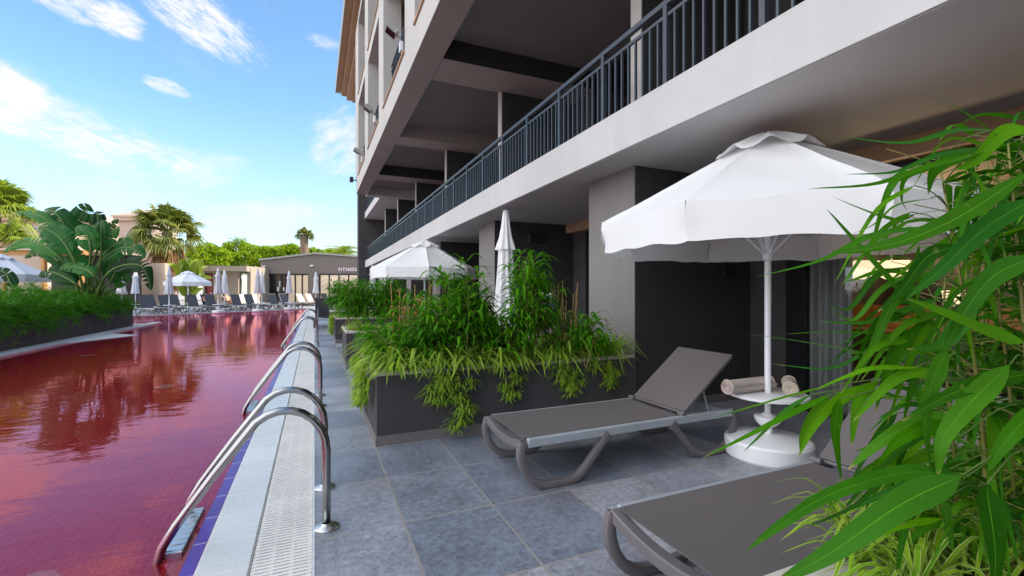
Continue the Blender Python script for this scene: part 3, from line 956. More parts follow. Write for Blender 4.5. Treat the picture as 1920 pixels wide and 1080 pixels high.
# second-floor slab, bay beam, cross beams
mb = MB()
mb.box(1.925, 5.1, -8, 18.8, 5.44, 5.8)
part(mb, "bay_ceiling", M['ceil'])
mb = MB()
mb.box(2.66, 5.1, 19.25, 27.5, 5.44, 5.8)
part(mb, "upper_balcony_slab", M['fascia'])
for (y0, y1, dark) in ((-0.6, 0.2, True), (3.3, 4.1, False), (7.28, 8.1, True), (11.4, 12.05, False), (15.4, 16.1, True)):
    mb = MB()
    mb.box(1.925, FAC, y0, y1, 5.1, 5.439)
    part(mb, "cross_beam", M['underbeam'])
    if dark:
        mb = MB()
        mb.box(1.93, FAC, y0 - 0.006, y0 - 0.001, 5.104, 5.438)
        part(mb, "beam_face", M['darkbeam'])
mb = MB()
mb.box(1.9, 4.9, 18.82, 19.24, 5.1, 5.8)
part(mb, "bay_end_beam", M['facade'])
OPEN = [(-3.1, -0.3), (0.7, 3.6), (4.6, 7.45), (8.35, 11.15), (12.0, 14.55), (15.5, 17.95)]
BANDS = [(5.1, 5.66), (8.3, 8.68), (11.35, 11.62)]
YE = 18.78
fw = MB()
for z0, z1 in BANDS:
    fw.box(1.5, 1.92, -8, YE, z0, z1)
for z0, z1 in ((5.66, 8.3), (8.68, 11.35)):
    ya = -8
    for a, b in OPEN + [(YE, None)]:
        fw.box(1.5, 1.92, ya, a, z0, z1)
        ya = b
part(fw, "bay_facade", M['facade'])
mb = MB()
mb.box(1.505, 1.915, -8, YE - 0.01, 5.094, 5.0995)
part(mb, "bay_underside", M['underbeam'])
mb = MB()
for z0, z1 in ((8.3, 8.6), (11.35, 11.6)):
    mb.box(1.92, 5.0, -8, 18.8, z0, z1)
part(mb, "bay_floor", M['brown'])
for zs, zt in ((5.66, 8.3), (8.68, 11.35)):
    for a, b in OPEN:
        mb = MB()
        mb.box(1.47, 1.6, a + 0.002, b - 0.002, zs - 0.035, zs + 0.012)
        so = part(mb, "window_sill", M['brown'])
        mb = MB()
        mb.box(1.68, 1.72, a, b, zs + 1.0, zs + 1.04)
        mb.box(1.68, 1.72, a, b, zs + 0.86, zs + 0.89)
        mb.box(1.68, 1.72, a, b, zs + 0.06, zs + 0.09)
        q = a + 0.06
        while q < b - 0.02:
            mb.box(1.69, 1.71, q, q + 0.02, zs + 0.09, zs + 0.86)
            q += 0.11
        part(mb, "window_railing", M['rail'])
        mb = MB()
        mb.box(3.0, 3.1, a - 0.5, b + 0.5, zs, zt)
        part(mb, "recess_wall", M['charcoal'])
mb = MB()
mb.box(1.5, 4.9, YE + 0.002, 19.2, 5.8, 11.6)
part(mb, "bay_end_wall", M['facade'])
mb = MB()
mb.box(2.34, 5.1, 19.3, 27.5, 8.4, 11.6)
mb.box(5.1, 14, -8, 27.5, 3.04, 11.62)
mb.box(9, 14, -8, 27.5, 0, 3.03)
part(mb, "main_block", M['facade'])
mb = MB()
mb.box(2.31, 4.9, 27.51, 28.3, 0, 12.2)
part(mb, "end_wall", M['charcoal'], label="dark charcoal end wall beyond the last balcony")
mb = MB()
mb.box(3.1, 14, 28.31, 35.0, 0, 12.0)  # hidden mass added to cast shade over the front loungers
part(mb, "shade_block", M['facade'])
mb = MB()  # unseen mass added behind the camera to block sky light
mb.box(0.4, 14, -10, -5.2, 0, 2.63)
mb.box(2.7, 14, -10, -5.2, 3.04, 5.4)
mb.box(1.93, 14, -10, -5.2, 5.81, 11.3)
part(mb, "sky_blocker", M['taupe'])
mb = MB()
mb.box(1.06, 1.34, -8, 26.4, 12.1, 12.45)
mb.box(1.341, 1.6, -8, 26.4, 11.9, 12.45)
mb.box(1.601, 1.9, -8, 26.4, 11.7, 12.45)
mb.box(1.901, 2.34, -8, 26.4, 11.625, 12.45)
part(mb, "cornice", M['brown'])
mb = MB()
mb.box(1.03, 1.058, -8, 26.42, 12.05, 12.6)
mb.box(1.06, 14, -8, 27.5, 12.46, 12.6)
part(mb, "roof_edge", M['greyplastic'])
# balcony railing: rails, posts and balusters
rl = MB()
rl.box(2.7, 2.745, -0.8, 27.5, 3.70, 3.745)
rl.box(2.71, 2.735, -0.8, 27.5, 3.6, 3.628)
railing = part(rl, "balcony_railing", M['rail'])
posts = [3.0 + 0.906 * k for k in range(-3, 28)]
for y in posts:
    mb = MB()
    mb.box(2.7, 2.745, y - 0.022, y + 0.022, 3.03, 3.699)
    part(mb, "post", M['rail'], railing)
rest = MB()
ys = [y + 0.906 * j / 9 for y in posts for j in range(1, 9) if 1.6 < y + 0.906 * j / 9 < 27.4]
for k, y in enumerate(ys):
    m_ = MB() if k < 68 else rest
    m_.box(2.712, 2.733, y - 0.009, y + 0.009, 3.03, 3.5995)
    if k < 68:
        part(m_, "baluster", M['rail'], railing)
tag(part(rest, "far_balusters", M['rail'], railing), kind='stuff')
# rail of the second-floor balcony beyond the bay
mb = MB()
mb.box(2.7, 2.74, 19.3, 27.5, 6.5, 6.54)
y = 19.4
while y < 27.4:
    mb.box(2.71, 2.73, y, y + 0.02, 5.8, 6.5)
    y += 0.12
part(mb, "upper_railing", M['rail'])

# wall lights / vents on the fins
for (px, py, yy, w_, h_, z0, lab, cat, nm) in (
        (1005, 447, 8.05, 0.34, 0.17, None, "flat black wall light on the dark wall behind the closed parasol", "wall light", "wall_light"),
        (1362, 508, 3.93, 0.2, 0.13, None, "small black vent grille on the dark wall behind the big open parasol", "vent", "vent_grille")):
    u = (px - 960) / F
    dpt = yy / (CF.y + CR.y * u)
    c = W(px, py, dpt)
    r0 = root(nm, (c.x, yy - 0.002, c.z - h_ / 2), lab, cat)
    m_ = MB()
    m_.bbox(c.x - w_ / 2, c.x + w_ / 2, yy - 0.05, yy - 0.002, c.z - h_ / 2, c.z + h_ / 2, 0.006)
    m_.build("housing", M['blacktrim'], r0)
    m_ = MB()
    for k in range(5):
        zz = c.z - h_ * 0.36 + k * h_ * 0.18
        m_.box(c.x - w_ * 0.42, c.x + w_ * 0.42, yy - 0.056, yy - 0.0502, zz - 0.006, zz + 0.006)
    m_.build("louvre", M['darkbeam'], r0)
for k, (y, lab) in enumerate(((8.05, "black wall lamp on the second fin of the upper balcony"),
                              (12.0, "black wall lamp on the third fin of the upper balcony"))):
    r0 = root("wall_lamp", (4.0, y, 4.5), lab, "wall lamp", "wall lamps of the upper balcony")
    m_ = MB()
    m_.bbox(3.95, 4.25, y - 0.09, y - 0.002, 4.5, 4.68, 0.008)
    m_.build("housing", M['blacktrim'], r0)
    m_ = MB()
    m_.box(3.97, 4.23, y - 0.094, y - 0.0905, 4.52, 4.66)
    m_.build("lens", M['darkglass'], r0)

# floodlights on the bay front
for (px, py, X, lab) in ((756, 78, 1.5, "grey floodlight on the bay front, the biggest of three in a row"),
                         (705, 217, 1.5, "grey floodlight on the bay front between the two others"),
                         (681, 293, 1.5, "grey floodlight on the bay front at the far end of the row")):
    u = (px - 960) / F
    dpt = X / (CR.x * u + CF.x)
    c = W(px, py, dpt)
    r0 = root("floodlight", (1.5, c.y, c.z), lab, "floodlight", "floodlights on the bay front")
    m_ = MB()
    m_.bbox(1.43, 1.499, c.y - 0.06, c.y + 0.06, c.z - 0.2, c.z - 0.02, 0.008)
    m_.build("junction_box", M['white_plastic'], r0)
    m_ = MB()
    m_.tube([(1.47, c.y, c.z - 0.02), (1.44, c.y, c.z + 0.06), (1.36, c.y, c.z + 0.09)], 0.015)
    m_.build("bracket", M['greyplastic'], r0)
    m_ = MB()
    rm = Matrix.Rotation(R(35), 3, 'Y')
    m_.box(-0.14, 0.06, -0.11, 0.11, -0.05, 0.05, rot=rm, at=(1.33, c.y, c.z + 0.13))
    for q in range(5):
        m_.box(-0.1 + q * 0.035, -0.09 + q * 0.035, -0.1, 0.1, 0.051, 0.075, rot=rm, at=(1.33, c.y, c.z + 0.13))
    ho = m_.build("lamp_head", M['greyplastic'], r0)
    m_ = MB()
    m_.box(-0.13, 0.05, -0.1, 0.1, -0.056, -0.051, rot=rm, at=(1.33, c.y, c.z + 0.13))
    m_.build("lens", M['darkglass'], ho)
c = W(663, 342, 18.0)
r0 = root("floodlight", (1.5, 18.6, c.z), "small black floodlight sticking out from the bay's lower far corner", "floodlight")
m_ = MB()
m_.box(1.36, 1.499, 18.58, 18.62, c.z - 0.02, c.z + 0.02)
m_.build("bracket", M['blacktrim'], r0)
m_ = MB()
m_.bbox(1.24, 1.37, 18.5, 18.72, c.z - 0.08, c.z + 0.1, 0.01)
m_.build("lamp_head", M['blacktrim'], r0)

# ---------------------------------------------------------------- things in the lit room
m_ = MB()
n = 46
pts = []
for i in range(n + 1):
    t = i / n
    pts.append((4.99 + 0.055 * math.sin(t * 7 * math.pi * 2) + 0.02 * math.sin(t * 23), 3.36 - t * 0.52))
vs, fs = [], []
for z in (0.03, 1.2, 2.5):
    vs += [(x + (0.01 if z > 2 else 0.0), y, z) for x, y in pts]
for k in range(2):
    for i in range(n):
        a = k * (n + 1) + i
        fs.append((a, a + 1, a + n + 2, a + n + 1))
m_.add(vs, fs)
tag(m_.build("curtain", M['curtain'], loc=(4.99, 3.1, 0.03), smooth=True), "long grey curtain gathered inside the glass of the lit room", "curtain")

r0 = root("desk", (5.85, 2.5, 0), "long desk with an orange lit front panel inside the room", "desk")
m_ = MB(); m_.box(5.6, 6.1, 0.8, 4.1, 0.83, 0.87); m_.build("desk_top", M['wood'], r0)
m_ = MB(); m_.box(6.1, 6.14, 0.8, 4.1, 0.871, 1.13); m_.build("back_panel", M['orange'], r0)
for y in (0.85, 4.02):
    m_ = MB(); m_.box(5.65, 6.05, y, y + 0.05, 0.012, 0.829); m_.build("leg", M['roomdark'], r0)
for (px, py, dp, lab) in ((1612, 500, 5.8, "glowing bowl lampshade over the desk beside the curtain"),
                          (1672, 500, 5.6, "glowing bowl lampshade over the desk half hidden by bamboo leaves"),
                          (1806, 556, 5.2, "glowing lampshade deep in the room seen through the bamboo")):
    c = W(px, py, dp)
    r0 = root("pendant_lamp", (c.x, c.y, c.z - 0.15), lab, "lamp", "lit lamps in the room")
    m_ = MB()
    m_.lathe([(0.05, c.z - 0.16), (0.12, c.z - 0.12), (0.17, c.z - 0.03), (0.185, c.z + 0.07)], (c.x, c.y), 24)
    m_.build("lamp_shade", M['lamp'], r0, smooth=True)
    m_ = MB(); m_.cyl((c.x, c.y), 0.008, c.z - 0.02, 2.549, 6); m_.build("cord", M['blacktrim'], r0)
    li = bpy.data.lights.new("pendant_bulb", 'POINT')
    li.energy = 30
    li.color = (1, 0.72, 0.42)
    li.shadow_soft_size = 0.08
    lo = bpy.data.objects.new("bulb", li)
    COL.objects.link(lo)
    lo.parent = r0
    lo.location = (0, 0, 0.2)
r0 = root("desk_chair", (5.3, 2.25, 0), "dark mesh-backed chair standing in front of the orange desk", "chair")
m_ = MB(); m_.bbox(5.08, 5.52, 2.0, 2.48, 0.43, 0.48, 0.015); m_.build("seat", M['roomdark'], r0)
m_ = MB(); m_.box(5.04, 5.075, 2.0, 2.48, 0.5, 0.9); m_.build("backrest", M['slingdark'], r0)
for x in (5.1, 5.5):
    for y in (2.02, 2.45):
        m_ = MB(); m_.tube([(x, y, 0.013), (x, y, 0.43)], 0.014); m_.build("leg", M['blacktrim'], r0)

# ================================================================ PLANTERS
def planter(y0, y1, x0, x1, lab, h=0.62, cop=True):
    r0 = root("planter", ((x0 + x1) / 2, (y0 + y1) / 2, 0), lab, "planter", "planters along the walkway")
    t = 0.12
    m_ = MB()
    m_.box(x0, x1, y0, y0 + t, 0.0, h - 0.035)
    m_.box(x0, x1, y1 - t, y1, 0.0, h - 0.035)
    m_.box(x0, x0 + t, y0 + t, y1 - t, 0.0, h - 0.035)
    m_.box(x1 - t, x1, y0 + t, y1 - t, 0.0, h - 0.035)
    m_.build("wall", M['charcoal'], r0)
    m_ = MB()
    e = 0.012
    m_.bbox(x0 - e, x1, y0 - e, y0 + t + e, h - 0.035, h, 0.005)
    m_.bbox(x0 - e, x1, y1 - t - e, y1 + e, h - 0.035, h, 0.005)
    m_.bbox(x0 - e, x0 + t + e, y0 + t + e, y1 - t - e, h - 0.035, h, 0.005)
    m_.build("coping", M['stone'], r0)
    m_ = MB()
    m_.box(x0 - 0.01, x1, y0 - 0.01, y0 - 0.0005, 0, 0.085)
    m_.box(x0 - 0.01, x0 - 0.0005, y0 - 0.0005, y1, 0, 0.085)
    m_.build("plinth", M['plinth'], r0)
    m_ = MB()
    m_.poly([(x0 + t, y0 + t, h - 0.07), (x1 - t, y0 + t, h - 0.07), (x1 - t, y1 - t, h - 0.07), (x0 + t, y1 - t, h - 0.07)])
    m_.build("soil", M['soil'], r0)
    return r0


planter(3.93, 5.2, 0.475, 3.128, "dark grey planter with stone coping under the bamboo behind the first lounger")
planter(8.05, 9.3, 0.485, 3.128, "dark grey planter with bamboo beyond the tall closed parasol")
planter(12.1, 13.3, 0.485, 3.128, "dark grey planter whose spider plants spill over the walkway by the third ladder")
planter(16.3, 17.5, 0.485, 3.128, "small dark planter near the lone walkway lounger")
planter(-0.75, 0.75, 0.475, 3.128, "dark grey planter holding the big bamboo beside the camera")

# ================================================================ POOL LADDERS
def ladder(y, gap, lab):
    """Two stainless handrails arching from the deck over the coping into the water, with treads between them."""
    r0 = root("pool_ladder", (0.06, y + gap / 2, 0), lab, "pool ladder", "stainless ladders along the pool edge")
    for q in (y, y + gap):
        arc = [(0.06, q, 0.0), (0.06, q, 0.22), (0.06, q, 0.43)]
        for k in range(1, 9):                       # bend at the top
            a = R(k * 128 / 8)
            arc.append((0.06 - 0.21 + 0.21 * math.cos(a), q, 0.43 + 0.235 * math.sin(a)))
        arc += [(-0.46, q, 0.38), (-0.62, q, 0.155), (-0.675, q, 0.06), (-0.70, q, -0.03), (-0.705, q, -0.2), (-0.705, q, -1.0)]
        pts = []
        for i in range(len(arc) - 1):
            pts.append(arc[i])
        pts.append(arc[-1])
        m_ = MB()
        m_.tube(pts, 0.0215, 14)
        m_.build("handrail", M['steel'], r0, smooth=True)
        m_ = MB()
        m_.lathe([(0.0225, 0.03), (0.03, 0.024), (0.055, 0.018), (0.066, 0.01), (0.066, 0.0)], (0.06, q), 28)
        m_.build("flange", M['chrome'], r0, smooth=35)
    for z in (0.012, -0.23, -0.5):
        m_ = MB()
        m_.bbox(-0.69, -0.6, y + 0.022, y + gap - 0.022, z - 0.03, z, 0.004)
        for k in range(9):
            yy = y + 0.05 + k * (gap - 0.1) / 8
            m_.box(-0.68, -0.61, yy - 0.006, yy + 0.006, z, z + 0.004)
        m_.build("tread", M['chrome'], r0)
    return r0


ladder(2.69, 0.55, "stainless pool ladder whose big arched handrails stand closest to the near lounger")
ladder(5.55, 0.55, "stainless pool ladder beside the spilling spider plants of the big bamboo planter")
ladder(11.55, 0.55, "stainless pool ladder small in the distance beside the second planter")
ladder(16.4, 0.55, "stainless pool ladder farthest along the pool by the lone dark lounger")

# ================================================================ LOUNGERS
HINGE, LLEN, LW = 1.37, 1.92, 0.31


def lounger(angle, blen, sling, lab):
    """Local axes: x runs from foot (0) to head, y across, z up."""
    r0 = root("sun_lounger", (0, 0, 0), lab, "sun lounger")
    m_ = MB()
    for s in (-1, 1):
        m_.bbox(0.05, LLEN - 0.02, s * LW - 0.017, s * LW + 0.017, 0.285, 0.345, 0.006)
    m_.bbox(HINGE - 0.02, HINGE + 0.02, -LW + 0.018, LW - 0.018, 0.285, 0.315, 0.006)
    m_.bbox(LLEN - 0.08, LLEN - 0.03, -LW + 0.018, LW - 0.018, 0.29, 0.33, 0.006)
    m_.build("frame", M['alu'], r0)
    m_ = MB()
    pth = [(0.03 - 0.03 * math.cos(k / 8 * math.pi - math.pi / 2) if False else 0.03, y, 0.315 - 0.045 * (1 - (y / LW) ** 2)) for k, y in enumerate([-LW + (2 * LW) * j / 12 for j in range(13)])]
    m_.bar(pth, 0.06, 0.055, (1, 0, 0))
    m_.build("foot_rail", M['plast'], r0, smooth=40)
    # legs: open loops of moulded plastic
    base = [(0.02, 0.325), (0.0, 0.25), (0.025, 0.15), (0.085, 0.07), (0.17, 0.03), (0.28, 0.024), (0.39, 0.028), (0.455, 0.06), (0.53, 0.135), (0.62, 0.235), (0.68, 0.3)]
    hg = [0.055, 0.05, 0.05, 0.05, 0.048, 0.046, 0.048, 0.052, 0.048, 0.05, 0.075]
    for end in (0, 1):
        for s in (-1, 1):
            pp = catmull([(x if not end else LLEN - x * 0.98, s * (LW + 0.002), z) for x, z in base], 26)
            hh = [hg[min(10, int(i / 26 * 10 + 0.5))] for i in range(27)]
            m_ = MB()
            m_.bar(pp, 0.044, hh, (0, 1, 0))
            m_.build("leg", M['plast'], r0, smooth=45)
    # seat sling, slightly hollow
    m_ = MB()
    nx, ny = 14, 8
    vs, fs = [], []
    for lay in (0, 1):
        for i in range(nx + 1):
            for j in range(ny + 1):
                x = 0.035 + (HINGE - 0.06) * i / nx
                y = (-1 + 2 * j / ny) * (LW - 0.016)
                sag = 0.012 * (1 - (2 * j / ny - 1) ** 2) * (1 - (2 * i / nx - 1) ** 4)
                vs.append((x, y, 0.347 - sag - lay * 0.006))
    st = (nx + 1) * (ny + 1)
    for i in range(nx):
        for j in range(ny):
            a = i * (ny + 1) + j
            fs.append((a, a + ny + 1, a + ny + 2, a + 1))
            fs.append((st + a, st + a + 1, st + a + ny + 2, st + a + ny + 1))
    for i in range(nx):
        for a, b in ((i * (ny + 1), (i + 1) * (ny + 1)), ((i + 1) * (ny + 1) + ny, i * (ny + 1) + ny)):
            fs.append((a, b, st + b, st + a))
    for j in range(ny):
        for a, b in ((j + 1, j), (nx * (ny + 1) + j, nx * (ny + 1) + j + 1)):
            fs.append((a, b, st + b, st + a))
    m_.add(vs, fs)
    m_.build("seat_sling", sling, r0, smooth=50)
    # backrest
    ca, sa = math.cos(angle), math.sin(angle)

    def bk(t, y, o=0.0):
        return (HINGE + 0.015 + t * ca - o * sa, y, 0.335 + t * sa + o * ca)
    m_ = MB()
    for s in (-1, 1):
        m_.tube([bk(0, s * (LW - 0.03)), bk(blen, s * (LW - 0.03))], 0.014, 8)
    m_.tube([bk(blen, -(LW - 0.03)), bk(blen, LW - 0.03)], 0.013, 8)
    m_.tube([bk(0.03, -(LW - 0.03)), bk(0.03, LW - 0.03)], 0.011, 8)
    bo = m_.build("backrest", M['plast'], r0, smooth=40)
    m_ = MB()
    vs, fs = [], []
    for lay in (0, 1):
        for i in range(9):
            for j in range(9):
                t = 0.035 + (blen - 0.02) * i / 8
                y = (-1 + 2 * j / 8) * (LW - 0.014)
                sag = 0.014 * (1 - (2 * j / 8 - 1) ** 2) * (1 - (2 * i / 8 - 1) ** 4)
                vs.append(bk(t, y, 0.017 - sag - lay * 0.007))
    for i in range(8):
        for j in range(8):
            a = i * 9 + j
            fs.append((a, a + 9, a + 10, a + 1))
            fs.append((81 + a, 81 + a + 1, 81 + a + 10, 81 + a + 9))
    for i in range(8):
        for a, b in ((i * 9, (i + 1) * 9), ((i + 1) * 9 + 8, i * 9 + 8), ):
            fs.append((a, b, 81 + b, 81 + a))
        for a, b in ((i + 1, i), (72 + i, 72 + i + 1)):
            fs.append((a, b, 81 + b, 81 + a))
    m_.add(vs, fs)
    m_.build("back_sling", sling, bo, smooth=50)
    # prop strut and hinge knuckles
    m_ = MB()
    p1 = bk(blen * 0.62, 0)
    for s in (-1, 1):
        m_.tube([bk(blen * 0.55, s * 0.2), (min(HINGE + 0.4, LLEN - 0.1), s * 0.2, 0.27)], 0.008, 6)
    m_.tube([(min(HINGE + 0.4, LLEN - 0.1), -LW + 0.02, 0.27), (min(HINGE + 0.4, LLEN - 0.1), LW - 0.02, 0.27)], 0.009, 6)
    m_.build("prop_strut", M['alu'], r0, smooth=40)
    for s in (-1, 1):
        m_ = MB()
        m_.tube([(HINGE + 0.01, s * (LW - 0.045), 0.352), (HINGE + 0.01, s * (LW + 0.012), 0.352)], 0.02, 10)
        m_.build("hinge", M['plast'], r0, smooth=40)
    return r0


def place(r0, foot, toward):
    """Put the lounger's foot-end centre at `foot` with its head towards `toward`."""
    foot, toward = Vector(foot), Vector(toward)
    v = toward - foot
    r0.location = (foot.x, foot.y, 0)
    r0.rotation_euler = (0, 0, math.atan2(v.y, v.x))


NEARL = lounger(R(38), 0.68, M['sling'], "taupe sling lounger with raised back standing between the planter and the white parasol base")
place(NEARL, (1.205, 2.965), (3.1, 2.99))
l2 = copy_tree(NEARL)
l2['label'] = "taupe sling lounger cut by the bottom edge, its back behind the bamboo leaves"
place(l2, (1.19, 1.355), (3.1, 1.36))
l3 = copy_tree(NEARL)
l3['label'] = "taupe lounger glimpsed through the bamboo behind the big planter"
place(l3, (1.35, 6.0), (3.2, 6.15))
FARL = lounger(R(64), 0.78, M['slingdark'], "dark lounger seen from behind on the walkway past the last ladder")
place(FARL, (0.42, 19.0), (0.28, 17.0))

# far rows face the pool across its slanting edge
OUT = Vector((-0.657, 0.754, 0))       # away from the water
DE = Vector((0.754, 0.657, 0))


def on_line(px, back):
    """Where the view ray of column px meets the line `back` metres behind the far pool edge."""
    u = (px - 960) / F
    ray = CR * u + CF
    p0 = EDGE_A + OUT * back
    den = ray.x * DE.y - ray.y * DE.x
    t = (p0.x * DE.y - p0.y * DE.x) / den
    return ray * t


ROW1 = [(268, "dark grey lounger at the fern planter's end of the poolside row"),
        (304, "dark grey poolside lounger before the closed parasol by the leafy banana"),
        (356, "dark grey poolside lounger before the open white parasol"),
        (390, "dark grey poolside lounger standing before the red door"),
        (438, "dark grey poolside lounger right beside the pair of parasols by the pavilion"),
        (463, "dark grey poolside lounger with its back lowered flatter than its neighbours"),
        (508, "dark grey poolside lounger before the black glass doors of the grey building"),
        (529, "dark grey poolside lounger at the walkway end of the poolside row")]
FARD = None
for k, (px, lab) in enumerate(ROW1):
    if k == 0:
        o = copy_tree(FARL)
    else:
        o = copy_tree(FARL)
    o['label'] = lab
    o['group'] = "loungers along the far pool edge"
    hd = on_line(px, 2.2)
    place(o, hd - OUT * 1.8, hd)
FARB = lounger(R(58), 0.8, M['slingtan'], "beige lounger in sun in the back row beside the wall with the diagonal shadow")
ROW2 = [(452, FARB, "beige sunlit lounger in the back row beside the parasols by the pavilion"),
        (474, FARB, "beige sunlit lounger in the back row before the shadowed wall"),
        (560, FARB, "beige sunlit lounger in the back row between the two single closed parasols"),
        (577, FARB, "beige sunlit lounger in the back row before the pier between the glass fronts"),
        (276, FARL, "grey lounger in the back row behind the banana end of the poolside row"),
        (322, FARL, "grey lounger in the back row under the closed parasol by the tan wall"),
        (508, FARL, "grey lounger in the back row under the black glass doors"),
        (527, FARL, "grey lounger in the back row under the single closed parasol"),
        (605, FARL, "grey lounger in the back row just beside the walkway lounger"),
        (382, FARL, "grey lounger in the back row carrying the sunbather in blue swimwear"),
        (420, FARL, "grey lounger in the back row carrying the sunbather in orange swimwear")]
used = False
row2pos = {}
for px, proto, lab in ROW2:
    if proto is FARB and not used:
        o, used = FARB, True
    else:
        o = copy_tree(proto)
    o['label'] = lab
    o['group'] = "loungers of the back row"
    hd = on_line(px, 5.4)
    place(o, hd - OUT * 1.8, hd)
    row2pos[px] = (hd - OUT * 1.8, math.atan2(OUT.y, OUT.x))

# ================================================================ PARASOLS
def parasol_foot(r0, c, table=True):
    """Weighted drum, stepped tube, and a round shelf on the pole."""
    m_ = MB()
    m_.lathe([(0, 0.0), (0.3, 0.0), (0.315, 0.02), (0.315, 0.125), (0.30, 0.142), (0.2, 0.162), (0.03, 0.178), (0, 0.178)], c, 40)
    m_.build("base", M['white'], r0, smooth=35)
    m_ = MB()
    m_.lathe([(0.034, 0.178), (0.034, 0.235), (0.06, 0.24), (0.092, 0.275), (0.098, 0.31), (0.092, 0.315), (0.05, 0.32), (0.03, 0.34)], c, 28)
    m_.build("stem_socket", M['white'], r0, smooth=35)
    if table:
        m_ = MB()
        m_.lathe([(0.024, 0.4), (0.045, 0.46), (0.27, 0.467), (0.283, 0.472), (0.285, 0.492), (0.27, 0.497), (0.024, 0.497)], c, 40)
        m_.build("table", M['white'], r0, smooth=35)


def open_parasol(c, lab, rot, ztop=2.53, zrim=1.835, hem=0.245, RAD=1.28, fine=True, canvas='canvas', table=True):
    r0 = root("parasol", (c[0], c[1], 0), lab, "parasol", "open white parasols")
    parasol_foot(r0, c, table)
    m_ = MB()
    m_.tube([(c[0], c[1], 0.3), (c[0], c[1], ztop - 0.04)], 0.0235, 14)
    m_.build("pole", M['white'], r0, smooth=40)
    m_ = MB()
    m_.lathe([(0.0255, zrim - 0.3), (0.036, zrim - 0.29), (0.036, zrim - 0.2), (0.0255, zrim - 0.19)], c, 16)
    m_.build("runner", M['white'], r0, smooth=35)
    rng = random.Random(int(c[0] * 100))
    N = 8
    ns, nr = (20, 14) if fine else (4, 4)
    m_ = MB()
    cn = [rot + 2 * math.pi * k / N for k in range(N)]

    def panel(k, a, t):
        """a across the panel 0..1, t from the top 0 to the rim 1."""
        r1 = 0.13 + (RAD - 0.13) * t
        p = Vector((math.cos(cn[k]), math.sin(cn[k]))) * (1 - a) + Vector((math.cos(cn[(k + 1) % N]), math.sin(cn[(k + 1) % N]))) * a
        z = ztop - 0.05 + (zrim - ztop + 0.05) * (t ** 0.96)
        sag = -0.03 * math.sin(math.pi * a) * math.sin(math.pi * min(1, t * 0.95))
        rib = 0.014 * (math.exp(-(a / 0.045) ** 2) + math.exp(-((1 - a) / 0.045) ** 2)) * min(1, t * 3)
        wr = 0.013 * noise.noise(Vector((p.x * 5 * r1, p.y * 5 * r1, k))) * t
        return (c[0] + p.x * r1, c[1] + p.y * r1, z + sag + rib + wr)
    for k in range(N):
        vs, fs = [], []
        for i in range(nr + 1):
            for j in range(ns + 1):
                vs.append(panel(k, j / ns, i / nr))
        for i in range(nr):
            for j in range(ns):
                q = i * (ns + 1) + j
                fs.append((q, q + ns + 1, q + ns + 2, q + 1))
        m_.add(vs, fs)
    cano = m_.build("canopy", M[canvas], r0, smooth=True)
    m_ = MB()
    for k in range(N):
        vs, fs = [], []
        for i in range(5):
            for j in range(ns + 1):
                a, b = j / ns, i / 4
                x, y, z = panel(k, a, 1.0)
                dx, dy = x - c[0], y - c[1]
                ln = math.hypot(dx, dy)
                fl = 0.012 * math.sin(a * math.pi) * b + 0.006 * math.sin(a * 9 + k * 2.1) * b
                pucker = 0.02 * math.sin(b * 30 + k) * (math.exp(-(a / 0.05) ** 2) + math.exp(-((1 - a) / 0.05) ** 2)) if fine else 0
                hz_ = hem * (1 - 0.09 * math.sin(a * math.pi)) * b
                vs.append((x + dx / ln * (fl + pucker), y + dy / ln * (fl + pucker), z - hz_))
        for i in range(4):
            for j in range(ns):
                q = i * (ns + 1) + j
                fs.append((q, q + ns + 1, q + ns + 2, q + 1))
        m_.add(vs, fs)
    m_.build("valance", M[canvas], cano, smooth=True)
    # vent cap with ruffled open edges
    m_ = MB()
    ring = 64 if fine else 32
    prof = [(0.0, 0.02), (0.06, 0.0), (0.17, -0.055), (0.29, -0.125), (0.39, -0.183)]
    vs, fs = [], []
    for i, (r, dz) in enumerate(prof):
        for j in range(ring):
            a = 2 * math.pi * j / ring
            lift = (0.5 - 0.5 * math.cos((a - rot) * N)) ** 1.5
            rr = r * (1 - 0.1 * lift * i / 4)
            vs.append((c[0] + rr * math.cos(a), c[1] + rr * math.sin(a), ztop + dz + (0.07 * lift) * (i / 4) ** 1.3))
    for i in range(4):
        for j in range(ring):
            fs.append((i * ring + j, (i + 1) * ring + j, (i + 1) * ring + (j + 1) % ring, i * ring + (j + 1) % ring))
    m_.add(vs, fs)
    m_.build("vent_cap", M[canvas], cano, smooth=True)
    for k in range(N):
        m_ = MB()
        p0 = Vector((c[0] + 0.03 * math.cos(cn[k]), c[1] + 0.03 * math.sin(cn[k]), ztop - 0.07))
        p1 = Vector((c[0] + (RAD - 0.01) * math.cos(cn[k]), c[1] + (RAD - 0.01) * math.sin(cn[k]), zrim - 0.012))
        m_.tube([p0, p1], 0.008, 6)
        mid = p0.lerp(p1, 0.45)
        m_.tube([mid, (c[0] + 0.036 * math.cos(cn[k]), c[1] + 0.036 * math.sin(cn[k]), zrim - 0.24)], 0.006, 6)
        m_.build("rib", M['white'], r0)
    return r0


PC = (3.28, 2.49)
open_parasol(PC, "big white open parasol with shelf and drum base over the near loungers", R(-139) - YAW)
open_parasol((2.5, 11.2), "white open parasol on the terrace above the far bamboo", R(-120) - YAW)
q = W(352, 510, 28.7)
open_parasol((q.x, q.y), "white open parasol among the far loungers beside the red door", R(-112) - YAW, fine=False)
q = W(0, 510, 15.4)
open_parasol((q.x, q.y), "white open parasol behind the fern planter at the banana plant", R(-150) - YAW, fine=False, table=False, canvas='canvasshade')


